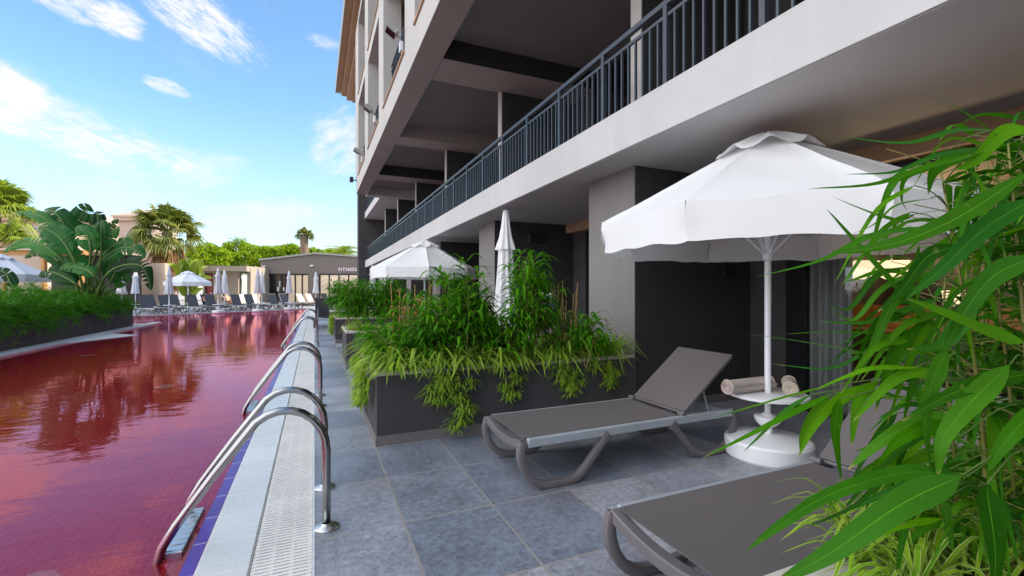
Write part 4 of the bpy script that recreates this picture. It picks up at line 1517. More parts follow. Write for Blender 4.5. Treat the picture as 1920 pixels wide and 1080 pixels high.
def closed_parasol(c, lab, ztop=2.58, zbot=1.1, group="closed white parasols", canvas='canvas', n=56):
    r0 = root("parasol", (c[0], c[1], 0), lab, "parasol", group)
    parasol_foot(r0, c)
    m_ = MB()
    m_.tube([(c[0], c[1], 0.3), (c[0], c[1], ztop - 0.05)], 0.0235, 10)
    m_.build("pole", M['white'], r0, smooth=40)
    k = ztop - zbot
    ph = c[1] * 3.1

    def pleat(a, t):
        dp = 0.05 + 0.22 * t
        return 1 + dp * math.sin(8 * a + ph) + 0.05 * t * math.sin(3 * a + ph) + 0.04 * math.sin(17 * a) * t
    m_ = MB()
    prof = [(0.075, ztop - 0.16 * k), (0.105, ztop - 0.28 * k), (0.115, ztop - 0.36 * k), (0.125, ztop - 0.5 * k), (0.145, ztop - 0.66 * k),
            (0.165, ztop - 0.82 * k), (0.185, ztop - 0.95 * k), (0.19, zbot)]
    m_.lathe(prof, c, n, 0, pleat)
    co = m_.build("canopy", M[canvas], r0, smooth=True)
    m_ = MB()
    prof = [(0.0, ztop), (0.032, ztop - 0.008), (0.045, ztop - 0.03), (0.07, ztop - 0.14 * k), (0.1, ztop - 0.24 * k), (0.14, ztop - 0.315 * k), (0.15, ztop - 0.345 * k)]
    m_.lathe(prof, c, n, 0, lambda a, t: 1 + 0.16 * t * math.sin(8 * a + ph + 0.8) + 0.06 * t * math.sin(5 * a))
    m_.build("vent_cap", M[canvas], co, smooth=True)
    return r0


closed_parasol((2.82, 6.75), "tall closed white parasol rising behind the near bamboo planter", ztop=2.6, zbot=0.72, n=72)
closed_parasol((2.72, 20.0), "closed white parasol tucked under the soffit past the terrace parasol")
closed_parasol((2.66, 23.6), "closed white parasol farthest along the terraces under the soffit")
for (px, py, dp, lab) in ((228, 520, 22.5, "closed white parasol low behind the ferns at the banana plant"),
                          (254, 505, 27.0, "closed white parasol against the tan wall beside the banana leaves"),
                          (317, 498, 25.5, "closed white parasol just beside the far open parasol"),
                          (409, 502, 26.6, "greyish closed parasol in shade before the pavilion's red door end"),
                          (421, 506, 29.6, "bright closed parasol partly behind the greyish one by the pavilion"),
                          (483, 504, 28.4, "closed parasol in shade, front one of the pair before the grey building's corner"),
                          (491, 508, 31.0, "closed parasol, rear one of the pair before the grey building's corner"),
                          (542, 508, 31.2, "single closed parasol before the glass doors of the grey building"),
                          (592, 510, 33.2, "single closed parasol between the two glass fronts of the grey building")):
    p = W(px, py, dp)
    closed_parasol((p.x, p.y), lab, ztop=H + (545 - py) / F * dp, zbot=1.12, group="closed parasols of the far rows", canvas='canvasshade' if px in (317, 409, 483, 542, 254) else 'canvas', n=32)

# ================================================================ TOWELS ON THE SHELF
def roll(a, b, r, lab, mname, turns=3.0):
    """A rolled towel from end a to end b: spiral cross-section swept along its length."""
    a, b = Vector(a), Vector(b)
    ax = (b - a).normalized()
    up = Vector((0, 0, 1))
    s = ax.cross(up).normalized()
    u2 = s.cross(ax)
    N = 88
    sp = []
    for i in range(N + 1):
        t = i / N
        an = t * turns * 2 * math.pi
        rr = r * (0.14 + 0.86 * t) * (1 + 0.035 * math.sin(an * 1.5))
        sp.append(s * (rr * math.cos(an)) + u2 * (rr * 0.94 * math.sin(an)))
    m_ = MB()
    vs, fs = [], []
    K = 10
    for k in range(K + 1):
        p = a.lerp(b, k / K)
        for i, q in enumerate(sp):
            wob = 0.004 * noise.noise(Vector((i * 0.12, k * 0.6, r * 50)))
            vs.append(p + q * (1 + 3 * wob) + ax * (wob * 1.5) * (1 if 0 < k < K else 2))
    for k in range(K):
        for i in range(N):
            q = k * (N + 1) + i
            fs.append((q, q + 1, q + N + 2, q + N + 1))
    m_.add(vs, fs)
    # end faces of the inner coils: a disc set a little inside each end
    for e, sg in ((a, 1), (b, -1)):
        c0 = e + ax * (0.012 * sg)
        ring = [c0 + (s * math.cos(2 * math.pi * j / 20) + u2 * math.sin(2 * math.pi * j / 20)) * r * 0.9 for j in range(20)]
        m_.add(ring, [tuple(range(20))])
    o = m_.build("towel", M[mname], loc=(a.x, a.y, a.z - r), smooth=60)
    return tag(o, lab, "towel", "rolled towels on the parasol shelf")


tb = 0.4975
a = W(1362, 722, 3.5); b = W(1468, 716, 3.62)
roll((a.x, a.y, tb + 0.062), (b.x - 0.02, b.y + 0.1, tb + 0.062), 0.064, "long beige rolled towel lying behind the pole on the white shelf", 'towel')
a = W(1482, 732, 3.42); b = W(1474, 716, 3.7)
roll((a.x, a.y, tb + 0.06), (b.x + 0.03, b.y, tb + 0.06), 0.06, "cream rolled towel with its coiled end showing beside the pole", 'cream')

# ================================================================ SUNBATHERS
def sunbather(pos, az, lab, cloth_m, seed):
    """Person half sitting on a raised lounger: one skinned body, hair and swimwear as children."""
    rng = random.Random(seed)
    r0 = root("person", (0, 0, 0), lab, "person")
    J = {'pel': (1.30, 0, 0.46), 'chest': (1.47, 0, 0.74), 'neck': (1.58, 0, 0.95), 'head': (1.61, 0, 1.07), 'top': (1.62, 0, 1.16)}
    vs, rad, ed = [], [], []

    def v(p, r, to=None):
        vs.append(p); rad.append(r)
        if to is not None:
            ed.append((to, len(vs) - 1))
        return len(vs) - 1
    pel = v(J['pel'], 0.135)
    wst = v((1.38, 0, 0.6), 0.12, pel)
    ch = v(J['chest'], 0.14, wst)
    nk = v(J['neck'], 0.06, ch)
    hd = v(J['head'], 0.085, nk)
    v(J['top'], 0.07, hd)
    for s in (-1, 1):
        sh = v((1.53, s * 0.19, 0.86), 0.06, ch)
        el = v((1.32, s * 0.27, 0.64), 0.045, sh)
        wr = v((1.1, s * 0.22, 0.56), 0.032, el)
        v((1.0, s * 0.2, 0.55), 0.03, wr)
        hp = v((1.24, s * 0.1, 0.45), 0.09, pel)
        kn = v((0.86, s * 0.12, 0.62 if s > 0 else 0.42), 0.06, hp)
        an = v((0.48, s * 0.12, 0.4), 0.04, kn)
        v((0.38, s * 0.13, 0.47), 0.03, an)
    me = bpy.data.meshes.new("body")
    me.from_pydata(vs, ed, [])
    o = bpy.data.objects.new("body", me)
    COL.objects.link(o)
    sk = o.modifiers.new("skin", 'SKIN')
    if not me.skin_vertices:
        me.skin_vertices.new()
    for i, r in enumerate(rad):
        me.skin_vertices[0].data[i].radius = (r, r)
    me.skin_vertices[0].data[0].use_root = True
    o.modifiers.new("sub", 'SUBSURF').levels = 1
    o.modifiers["sub"].render_levels = 2
    me.materials.append(M['skin'])
    o.parent = r0
    ROOT[o.name] = Vector((0, 0, 0))
    m_ = MB()
    m_.lathe([(0.0, 0.1), (0.05, 0.09), (0.085, 0.05), (0.095, 0.0), (0.085, -0.05)], (0, 0), 14)
    m_.v = [(1.635 + x, y, 1.1 + z) for x, y, z in m_.v]
    m_.build("hair", M['hair'], r0, smooth=True)
    m_ = MB()
    m_.lathe([(0.13, 0.14), (0.155, 0.06), (0.16, 0.0), (0.15, -0.06), (0.1, -0.1)], (0, 0), 14)
    m_.v = [(1.27 + x * 1.05, y * 1.15, 0.47 + z) for x, y, z in m_.v]
    m_.build("swimwear", M[cloth_m], r0, smooth=True)
    r0.location = (pos.x, pos.y, 0)
    r0.rotation_euler = (0, 0, az)
    return r0


sunbather(row2pos[382][0], row2pos[382][1], "person in blue swimwear half sitting on a back-row lounger by the open parasol", 'bluecloth', 3)
sunbather(row2pos[420][0], row2pos[420][1], "person in orange swimwear half sitting on a back-row lounger by the pavilion", 'orangecloth', 5)

# patterned towel over something behind the planter, and a small silver bowl on the coping
c = W(1022, 560, 5.9)
r0 = root("beach_bag", (c.x, c.y, 0), "blue and white patterned bag on a side table behind the planter's dry canes", "bag")
m_ = MB()
m_.bbox(c.x - 0.14, c.x + 0.14, c.y - 0.07, c.y + 0.07, 1.07, 1.27, 0.03)
m_.build("bag_body", M['white_plastic'], r0, smooth=40)
m_ = MB()
for k in range(3):
    m_.bbox(c.x - 0.13 + k * 0.09, c.x - 0.07 + k * 0.09, c.y - 0.078, c.y - 0.071, 1.1, 1.24, 0.003)
m_.build("printed_panel", M['bluecloth'], r0)
r0.location.z = 0
t0 = root("side_table", (c.x, c.y, 0), "slim dark side table holding the blue and white bag behind the planter", "side table")
m_ = MB(); m_.cyl((c.x, c.y), 0.2, 1.045, 1.069, 28); m_.build("table_top", M['blacktrim'], t0)
m_ = MB(); m_.tube([(c.x, c.y, 0.02), (c.x, c.y, 1.045)], 0.02); m_.build("leg", M['blacktrim'], t0)
m_ = MB(); m_.cyl((c.x, c.y), 0.17, 0.0, 0.02, 28); m_.build("foot_plate", M['blacktrim'], t0)
m_ = MB()
m_.lathe([(0.0, 0.69), (0.03, 0.688), (0.055, 0.67), (0.062, 0.64), (0.058, 0.622), (0.0, 0.621)], (3.03, 4.02), 24)
tag(m_.build("dome_lamp", M['chrome'], loc=(3.03, 4.02, 0.62), smooth=40), "small silver dome light on the stone coping against the fin wall", "light")

# ================================================================ FAR BUILDINGS
def cam_box(mb, x0, x1, d0, d1, z0, z1, mi=0):
    """Box aligned with the fitness front: x along it, d into the distance."""
    vs = [C(x, d, z) for z in (z0, z1) for d in (d0, d1) for x in (x0, x1)]
    mb.add(vs, [(0, 2, 3, 1), (4, 5, 7, 6), (0, 1, 5, 4), (1, 3, 7, 5), (3, 2, 6, 7), (2, 0, 4, 6)], mi)


def px2x(px, d):
    return (px - 960) / F * d


def py2z(py, d):
    return H + (545 - py) / F * d


FD = 41.0
fx = lambda px: px2x(px, FD)
fz = lambda py: py2z(py, FD)
r0 = root("fitness_building", tuple(C(fx(580), FD + 4, 0)), "low grey-brown building with a shallow gable, wide glass fronts and pink lettering", "building")
m_ = MB()
top = [(fx(488), fz(489)), (fx(592), fz(476.5)), (fx(760), fz(489))]
WIN = [(fx(500.5), fx(578.5)), (fx(598), fx(671))]
zt = fz(513)
xs = [top[0][0], WIN[0][0], WIN[0][1], WIN[1][0], WIN[1][1], top[2][0]]
for i in (0, 2, 4):
    cam_box(m_, xs[i], xs[i + 1], FD, FD + 0.3, 0, zt)
gab = [(top[0][0], zt), (top[2][0], zt), (top[2][0], top[2][1]), (top[1][0], top[1][1]), (top[0][0], top[0][1])]
for dd in (FD, FD + 9):
    m_.poly([C(x, dd, z) for x, z in gab])
for i in range(len(gab)):
    a, b = gab[i], gab[(i + 1) % len(gab)]
    m_.poly([C(a[0], FD, a[1]), C(b[0], FD, b[1]), C(b[0], FD + 9, b[1]), C(a[0], FD + 9, a[1])])
cam_box(m_, top[0][0], top[0][0] + 0.3, FD + 0.301, FD + 9, 0, zt)
m_.build("wall", M['mushroom'], r0)
m_ = MB()
for a, b in ((top[0], top[1]), (top[1], top[2])):
    vs = []
    for dd in (FD - 0.14, FD + 9.1):
        for z in (0.004, 0.16):
            vs += [C(a[0] - (0.1 if a is top[0] else 0), dd, a[1] + z), C(b[0], dd, b[1] + z)]
    m_.add(vs, [(0, 1, 3, 2), (4, 6, 7, 5), (2, 3, 7, 6), (0, 4, 5, 1), (0, 2, 6, 4), (1, 5, 7, 3)])
m_.build("roof", M['greyplastic'], r0)
for wi, (a, b) in enumerate(WIN):
    m_ = MB()
    n = 6 if wi == 0 else 4
    for k in range(n + 1):
        x = a + (b - a) * k / n
        wd = 0.09 if k in (0, n) or (wi == 0 and k < 3) else 0.055
        cam_box(m_, x - wd, x + wd, FD + 0.1, FD + 0.2, 0, zt)
    cam_box(m_, a, b, FD + 0.09, FD + 0.21, zt - 0.12, zt - 0.001)
    cam_box(m_, a, b, FD + 0.09, FD + 0.21, 0, 0.12)
    wo = m_.build("window", M['blacktrim'], r0)
    for k in range(n):
        x0, x1 = a + (b - a) * k / n + 0.05, a + (b - a) * (k + 1) / n - 0.05
        g_ = MB()
        cam_box(g_, x0, x1, FD + 0.14, FD + 0.15, 0.12, zt - 0.12)
        dark = wi == 0 and k in (0, 1, 2)
        g_.build("pane", M['darkglass'] if dark else M['panereflect'], wo)
for px, lab in ((524, "poster with a white emblem on the dark glass door"), ):
    pass
pr = MB()
cam_box(pr, fx(522), fx(528), FD + 0.125, FD + 0.139, fz(538), fz(527))
cam_box(pr, fx(518), fx(522), FD + 0.125, FD + 0.139, fz(546), fz(538))
cam_box(pr, fx(529), fx(532), FD + 0.125, FD + 0.139, fz(545), fz(539))
o = pr.build("poster", M['white_plastic'], r0)
for px, py in ((495.5, 499.5), (585.5, 498)):
    m_ = MB()
    cam_box(m_, fx(px) - 0.15, fx(px) + 0.15, FD - 0.16, FD - 0.001, fz(py) - 0.07, fz(py) + 0.06)
    m_.build("wall_light", M['white_plastic'], r0)
cu = bpy.data.curves.new("sign_lettering", 'FONT')
cu.body = "FITNESS"
cu.extrude = 0.03
cu.align_x = 'LEFT'
cu.align_y = 'BOTTOM'
cu.size = 1.0
cu.offset = 0.012
cu.space_character = 1.12
cu.materials.append(M['sign'])
tmp = bpy.data.objects.new("lettering", cu)
COL.objects.link(tmp)
bpy.context.view_layer.update()
me = bpy.data.meshes.new_from_object(tmp.evaluated_get(bpy.context.evaluated_depsgraph_get()))
bpy.data.objects.remove(tmp)
so = bpy.data.objects.new("sign_lettering", me)
COL.objects.link(so)
wdt = max(v.co.x for v in me.vertices)
k = (fx(669) - fx(635)) / max(wdt, 0.1)
so.scale = (k, k * 0.62 if False else k, k)
so.location = C(fx(635), FD - 0.05, fz(510))
so.rotation_euler = (R(90), 0, -YAW)
tag(so, "pinkish white FITNESS letters on the grey-brown gable wall", "sign")
ROOT[so.name] = Vector(so.location)

# pavilion with the red door, and the plain wall that runs back to the fitness building
PD = 37.0
qx = lambda px: px2x(px, PD)
qz = lambda py: py2z(py, PD)
r0 = root("pavilion", tuple(C(qx(410), PD + 2, 0)), "flat-roofed tan pavilion with a dark red door", "building")
m_ = MB()
dx0, dx1 = px2x(384, PD + 0.9), px2x(399, PD + 0.9)
zd = py2z(512, PD + 0.9)
cam_box(m_, qx(366), dx0, PD + 0.9, PD + 1.2, 0, qz(508))
cam_box(m_, dx0, dx1, PD + 0.9, PD + 1.2, zd, qz(508))
cam_box(m_, dx1, px2x(447, PD + 0.9), PD + 0.9, PD + 1.2, 0, qz(508))
cam_box(m_, qx(447), qx(447) + 0.3, PD + 1.21, PD + 5.5, 0, qz(500))
cam_box(m_, qx(366), qx(366) + 0.3, PD + 1.21, PD + 5, 0, qz(508))
m_.build("wall", M['taupe_lit'], r0)
m_ = MB()
cam_box(m_, qx(362), qx(399), PD - 0.1, PD + 5, qz(508) + 0.003, qz(498))
m_.poly([C(qx(399), PD - 0.1, qz(508)), C(qx(453), PD + 0.7, qz(508)), C(qx(453), PD + 5, qz(508)), C(qx(399), PD + 5, qz(508))])
m_.add([C(qx(399) + 0.002, PD - 0.098, qz(508)), C(qx(453), PD + 0.7, qz(508)), C(qx(453), PD + 5, qz(508)), C(qx(399) + 0.002, PD + 5, qz(508)),
        C(qx(399) + 0.002, PD - 0.098, qz(498)), C(qx(453), PD + 0.7, qz(498)), C(qx(453), PD + 5, qz(498)), C(qx(399) + 0.002, PD + 5, qz(498))],
       [(0, 1, 5, 4), (1, 2, 6, 5), (2, 3, 7, 6), (4, 5, 6, 7)])
m_.build("roof", M['taupe_lit'], r0)
m_ = MB()
cam_box(m_, dx0 + 0.06, dx1 - 0.06, PD + 1.0, PD + 1.06, 0.02, zd - 0.06)
do = m_.build("door", M['reddoor'], r0)
m_ = MB()
cam_box(m_, dx0 + 0.002, dx0 + 0.06, PD + 0.88, PD + 1.1, 0, zd)
cam_box(m_, dx1 - 0.06, dx1 - 0.002, PD + 0.88, PD + 1.1, 0, zd)
cam_box(m_, dx0 + 0.061, dx1 - 0.061, PD + 0.88, PD + 1.1, zd - 0.06, zd - 0.002)
m_.build("door_frame", M['roomdark'], do)
m_ = MB()
cam_box(m_, dx1 - 0.2, dx1 - 0.14, PD + 0.94, PD + 0.999, 1.0, 1.15)
m_.build("handle", M['chrome'], do)
r0w = MB()
cam_box(r0w, qx(448) + 0.02, fx(487), PD + 5.6, PD + 5.9, 0, py2z(500, PD + 5.6))
tag(r0w.build("garden_wall", M['taupe_lit'], loc=tuple(C(qx(470), PD + 5.6, 0))), "plain tan wall between the pavilion and the grey building", "wall")

# tan wall beside the palm
m_ = MB()
a, b = W(236, 545, 33.0), W(309, 545, 30.5)
zt0, zt1 = 3.25, 3.15
n = Vector((-(b - a).y, (b - a).x, 0)).normalized() * 0.25
a.z = b.z = 0
m_.add([a, b, b + n, a + n, a + Vector((0, 0, zt0)), b + Vector((0, 0, zt1)), b + n + Vector((0, 0, zt1)), a + n + Vector((0, 0, zt0))],
       [(0, 1, 5, 4), (1, 2, 6, 5), (2, 3, 7, 6), (3, 0, 4, 7), (4, 5, 6, 7)])
tag(m_.build("garden_wall", M['beige'], loc=tuple(a)), "tan sunlit garden wall behind the closed parasols at the foot of the big palm", "wall")

# beige hotel blocks beyond the banana plant
def block(nm, lab, px0, px1, d0, dep, pyt, roof, m, shift=0.0, wins=(), eave=0.5):
    x0, x1 = px2x(px0, d0), px2x(px1, d0)
    z1 = py2z(pyt, d0)
    r0 = root(nm, tuple(C((x0 + x1) / 2, d0 + dep / 2, 0)), lab, "building")
    m_ = MB()
    cam_box(m_, x0, x1, d0, d0 + dep, 0, z1)
    m_.build("wall", M[m], r0)
    m_ = MB()
    e = eave
    cam_box(m_, x0 - e, x1 + e, d0 - e, d0 + dep + e, z1 + 0.003, z1 + 0.3)
    cam_box(m_, x0 - e * 1.5, x1 + e * 1.5, d0 - e * 1.5, d0 + dep + e * 1.5, z1 + 0.303, z1 + 0.45)
    if roof:
        xm0, xm1 = x0 + (x1 - x0) * 0.3, x1 - (x1 - x0) * 0.3
        zr = z1 + 0.45
        dm = d0 + dep / 2
        e *= 1.5
        vs = [C(x0 - e, d0 - e, zr), C(x1 + e, d0 - e, zr), C(x1 + e, d0 + dep + e, zr), C(x0 - e, d0 + dep + e, zr), C(xm0, dm, zr + roof), C(xm1, dm, zr + roof)]
        m_.add(vs, [(0, 1, 5, 4), (1, 2, 5), (2, 3, 4, 5), (3, 0, 4)], 1)
    m_.build("roof", [M['beige'], M['rooftile']], r0)
    for (wx0, wx1, wy0, wy1) in wins:
        f_ = MB()
        cam_box(f_, px2x(wx0, d0), px2x(wx1, d0), d0 - 0.08, d0 - 0.001, py2z(wy1, d0), py2z(wy0, d0))
        wo = f_.build("window", M['facade'], r0)
        g_ = MB()
        cam_box(g_, px2x(wx0, d0) + 0.15, px2x(wx1, d0) - 0.15, d0 - 0.1, d0 - 0.081, py2z(wy1, d0) + 0.15, py2z(wy0, d0) - 0.15)
        g_.build("pane", M['darkglass'], wo)
    return r0


block("hotel_annex", "pinkish beige hotel block with a tiled roof behind the banana plant", -260, 100, 42.0, 6, 414, 1.2, 'pink', wins=((55, 74, 424, 434), (0, 40, 424, 434)))
block("terrace_building", "lower beige building with a flat parapet behind the banana leaves", -260, 85, 34.0, 5, 442, 0, 'pink', eave=0.12)
block("hotel_annex", "beige tower block with stepped eaves between the banana plant and the big palm", 222, 285, 40.0, 3, 414, 0.8, 'pink', eave=0.25, wins=((236, 250, 436, 456),))
block("hotel_annex", "low pink hotel roof glimpsed between the banana leaves and the tower block", 120, 185, 46.0, 5, 425, 1.0, 'pink')

# wooden pergola bar behind the ferns
r0 = root("pergola", tuple(W(70, 545, 26.0) - Vector((0, 0, H))), "orange timber pergola with dark interior behind the banana plant", "pergola")
zz = py2z(478, 26)
for i, px in enumerate((5, 80, 150)):
    m_ = MB()
    x = px2x(px, 26)
    cam_box(m_, x - 0.09, x + 0.09, 26.0, 26.18, 0, zz)
    m_.build("post", M['wood'], r0)
m_ = MB()
cam_box(m_, px2x(-30, 26), px2x(160, 26), 25.9, 26.2, zz + 0.003, zz + 0.25)
m_.build("beam", M['wood'], r0)
m_ = MB()
cam_box(m_, px2x(-30, 26), px2x(160, 26), 25.7, 30.0, zz + 0.254, zz + 0.36)
m_.build("roof", M['beige'], r0)
m_ = MB()
cam_box(m_, px2x(-30, 26), px2x(160, 26), 29.8, 29.95, 0, zz + 0.25)
m_.build("back_wall", M['roomdark'], r0)
m_ = MB()
cam_box(m_, px2x(85, 26), px2x(108, 26), 28.0, 28.1, 0, py2z(520, 26))
m_.build("door", M['reddoor'], r0)

# ================================================================ TREES
def frond_fan(mb, base, dirv, plen, rad, droop, rng, mi=0, spread=200, segs=20, stem=True):
    """One fan-palm leaf: petiole and a fan of folded, drooping segments."""
    dirv = dirv.normalized()
    hub = base + dirv * plen + Vector((0, 0, -droop * plen * 0.35))
    if stem:
        mb.tube([base, base + dirv * plen * 0.5 + Vector((0, 0, -droop * plen * 0.06)), hub], 0.018, 4, mi, False)
    out = (hub - base).normalized()
    side = out.cross(Vector((0, 0, 1)))
    side = side.normalized() if side.length > 0.05 else Vector((1, 0, 0))
    up = side.cross(out).normalized()
    tilt = Matrix.Rotation(rng.uniform(-0.5, 0.5), 3, out)
    side, up = tilt @ side, tilt @ up
    for k in range(segs):
        a = R(-spread / 2 + spread * (k + 0.5) / segs)
        dv = (out * math.cos(a) + side * math.sin(a)).normalized()
        L = rad * (0.72 + 0.28 * math.cos(a * 0.8)) * rng.uniform(0.88, 1.08)
        p1 = hub + dv * L * 0.55 + up * 0.04
        p2 = hub + dv * L + Vector((0, 0, -L * (0.22 + droop * 0.5) * rng.uniform(0.7, 1.3)))
        wv = dv.cross(up).normalized() * (L * 0.05)
        vs = [hub, p1 - wv, p1 + wv, p2, p1 + up * L * 0.05]
        mb.add(vs, [(0, 1, 4), (0, 4, 2), (1, 3, 4), (4, 3, 2)], mi)


def fan_palm(px, py, dpt, crown_r, lab, seed, trunk_r=0.28, leaves=60, skirt=40, mat='palm', skirt_len=1.4, group="fan palms beyond the pool"):
    rng = random.Random(seed)
    c = W(px, py, dpt)
    r0 = root("palm_tree", (c.x, c.y, 0), lab, "palm tree", group)
    m_ = MB()
    pts = [(c.x + 0.05 * math.sin(i * 1.3), c.y, c.z * i / 9) for i in range(10)]
    m_.tube(pts, trunk_r, 12, rr=[trunk_r * (1.25 - 0.35 * i / 9) for i in range(10)])
    m_.build("trunk", M['bark'], r0, smooth=True)
    m_ = MB()
    for i in range(leaves):
        az = rng.uniform(0, 2 * math.pi)
        el = R(rng.triangular(-25, 88, 30))
        dv = Vector((math.cos(az) * math.cos(el), math.sin(az) * math.cos(el), math.sin(el)))
        frond_fan(m_, c + Vector((0, 0, rng.uniform(-0.35, 0.15))), dv, crown_r * rng.uniform(0.42, 0.6), crown_r * rng.uniform(0.42, 0.56),
                  0.25 + 0.5 * max(0, 0.6 - el), rng, 0)
    m_.build("crown", M[mat], r0)
    if skirt:
        m_ = MB()
        for i in range(skirt):
            az = rng.uniform(0, 2 * math.pi)
            el = R(rng.uniform(-82, -42))
            dv = Vector((math.cos(az) * math.cos(el), math.sin(az) * math.cos(el), math.sin(el)))
            frond_fan(m_, c + Vector((0, 0, rng.uniform(-skirt_len, -0.3))), dv, crown_r * rng.uniform(0.2, 0.4), crown_r * rng.uniform(0.3, 0.45), 0.5, rng, 0, 150, 12)
        m_.build("dead_fronds", M['deadpalm'], r0)
    return r0


fan_palm(314, 436, 33.0, 2.55, "big shaggy fan palm with tan dead fronds behind the tan wall", 4, 0.33, 58, 110, 'palm', 2.6)
fan_palm(571, 440, 62.0, 1.35, "slim tall fan palm rising alone over the grey building's gable", 8, 0.55, 46, 46, 'palm', 2.6)
fan_palm(-8, 392, 30.0, 2.5, "yellow-green palm cut by the frame's edge above the beige building", 12, 0.3, 60, 10, 'palmy')
fan_palm(-2, 455, 27.0, 1.9, "bright lower palm before the terrace building at the frame's edge", 13, 0.3, 34, 8, 'palmy')


def feather_palm(px, py, dpt, L, lab, seed, n=26):
    rng = random.Random(seed)
    c = W(px, py, dpt)
    r0 = root("palm_tree", (c.x, c.y, 0), lab, "palm tree")
    m_ = MB()
    m_.tube([(c.x, c.y, 0), (c.x, c.y, c.z)], 0.25, 10)
    m_.build("trunk", M['bark'], r0, smooth=True)
    m_ = MB()
    for i in range(n):
        az = rng.uniform(0, 2 * math.pi)
        el = R(rng.uniform(10, 80))
        h = Vector((math.cos(az), math.sin(az), 0))
        p = [c, c + h * L * 0.4 * math.cos(el) + Vector((0, 0, L * 0.5 * math.sin(el))), c + h * L * 0.85 + Vector((0, 0, L * (0.75 * math.sin(el) - 0.25)))]
        cv = catmull(p, 16)
        for j in range(2, 17):
            t = (cv[j] - cv[j - 1]).normalized()
            sd = t.cross(Vector((0, 0, 1))).normalized()
            ln = L * 0.24 * math.sin(math.pi * min(0.97, j / 16)) + 0.1
            for s in (-1, 1):
                tip = cv[j] + sd * s * ln + t * ln * 0.5 + Vector((0, 0, -ln * 0.35))
                m_.add([cv[j] - t * 0.05, cv[j] + t * 0.05, tip], [(0, 1, 2)])
        m_.tube(cv, 0.02, 4, 0, False)
    m_.build("crown", M['palmy'], r0)


feather_palm(642, 484, 58.0, 3.2, "yellow-green feathery palm above the grey building by the dark end wall", 21)


def pine(px, pyt, dpt, rw, lab, seed, hh=2.6):
    """Umbrella pine: trunk, limbs and a broad crown of separate needle clumps."""
    rng = random.Random(seed)
    top = W(px, pyt, dpt)
    cz = top.z - hh
    c = Vector((top.x, top.y, 0))
    r0 = root("pine_tree", tuple(c), lab, "pine tree", "umbrella pines beyond the roofs")
    m_ = MB()
    m_.tube([c, c + Vector((0.2, 0, cz * 0.5)), c + Vector((0, 0, cz))], 0.3, 8, rr=[0.38, 0.3, 0.24])
    for i in range(7):
        a = i * 0.9 + rng.random()
        m_.tube([c + Vector((0, 0, cz * 0.75)), c + Vector((math.cos(a) * rw * 0.45, math.sin(a) * rw * 0.45, cz * 0.95)),
                 c + Vector((math.cos(a) * rw * 0.75, math.sin(a) * rw * 0.75, cz + hh * 0.4))], 0.1, 5, rr=[0.14, 0.09, 0.04])
    m_.build("trunk", M['pinebark'], r0, smooth=True)
    m_ = MB()
    for i in range(74):
        a = rng.uniform(0, 2 * math.pi)
        q = math.sqrt(rng.random())
        base = c + Vector((math.cos(a) * rw * q * 0.9, math.sin(a) * rw * q * 0.9, 0))
        zc = cz + hh * (0.92 * math.sqrt(max(0.0, 1 - q * q)) - (0.75 if i % 3 == 0 else 0.25) * rng.random() * (1 if q > 0.3 else 0.2)) - 0.35
        cr = rng.uniform(0.55, 0.95)
        for k in range(110):
            v = Vector((rng.gauss(0, 1), rng.gauss(0, 1), rng.gauss(0.35, 0.9)))
            v = v.normalized() * cr * rng.uniform(0.75, 1.08)
            v.z *= 0.72
            p = base + Vector((0, 0, zc)) + v
            n = (v.normalized() + Vector((rng.uniform(-.7, .7), rng.uniform(-.7, .7), rng.uniform(-.2, .9)))).normalized()
            s = n.orthogonal().normalized()
            s = Matrix.Rotation(rng.uniform(0, 6.28), 3, n) @ s
            t = n.cross(s)
            sz = rng.uniform(0.1, 0.2)
            m_.add([p - s * sz, p + t * sz * 0.55, p + s * sz, p - t * sz * 0.55], [(0, 1, 2, 3)])
    m_.build("crown", M['pine'], r0)


for i, (px, py, dp, rw, lab, hh) in enumerate((
        (395, 452, 60, 3.6, "rounded umbrella pine directly behind the big shaggy palm", 3.0),
        (446, 447, 64, 4.2, "tallest umbrella pine crown with a thin sprig poking out on top", 3.4),
        (503, 460, 62, 2.9, "small umbrella pine between the tallest one and the slim palm", 2.6),
        (540, 456, 66, 3.4, "umbrella pine just before the slim tall palm", 2.8),
        (590, 464, 64, 2.6, "umbrella pine peeping over the gable past the slim tall palm", 2.4),
        (625, 464, 68, 3.0, "umbrella pine behind the feathery palm over the grey building", 2.4))):
    pine(px, py, dp, rw, lab, 40 + i, hh)
# bare sprig over the pines
c = W(444, 452, 62)
rng = random.Random(2)
r0 = root("young_tree", (c.x, c.y, 0), "thin sprig with a few dark leaves poking above the tallest pine", "tree")
m_ = MB()
m_.tube([(c.x, c.y, 0), (c.x, c.y, c.z)], 0.05, 5)
for k in range(6):
    m_.tube([(c.x, c.y, c.z - 0.6), (c.x + rng.uniform(-1, 1), c.y, c.z + rng.uniform(-.1, .5))], 0.02, 4)
m_.build("trunk", M['pinebark'], r0)
m_ = MB()
for k in range(60):
    p = Vector((c.x + rng.uniform(-1.1, 1.1), c.y + rng.uniform(-.4, .4), c.z + rng.uniform(-.4, .5)))
    m_.add([p, p + Vector((0.16, 0, 0.05)), p + Vector((0.06, 0.02, 0.14))], [(0, 1, 2)])
m_.build("crown", M['fern'], r0)

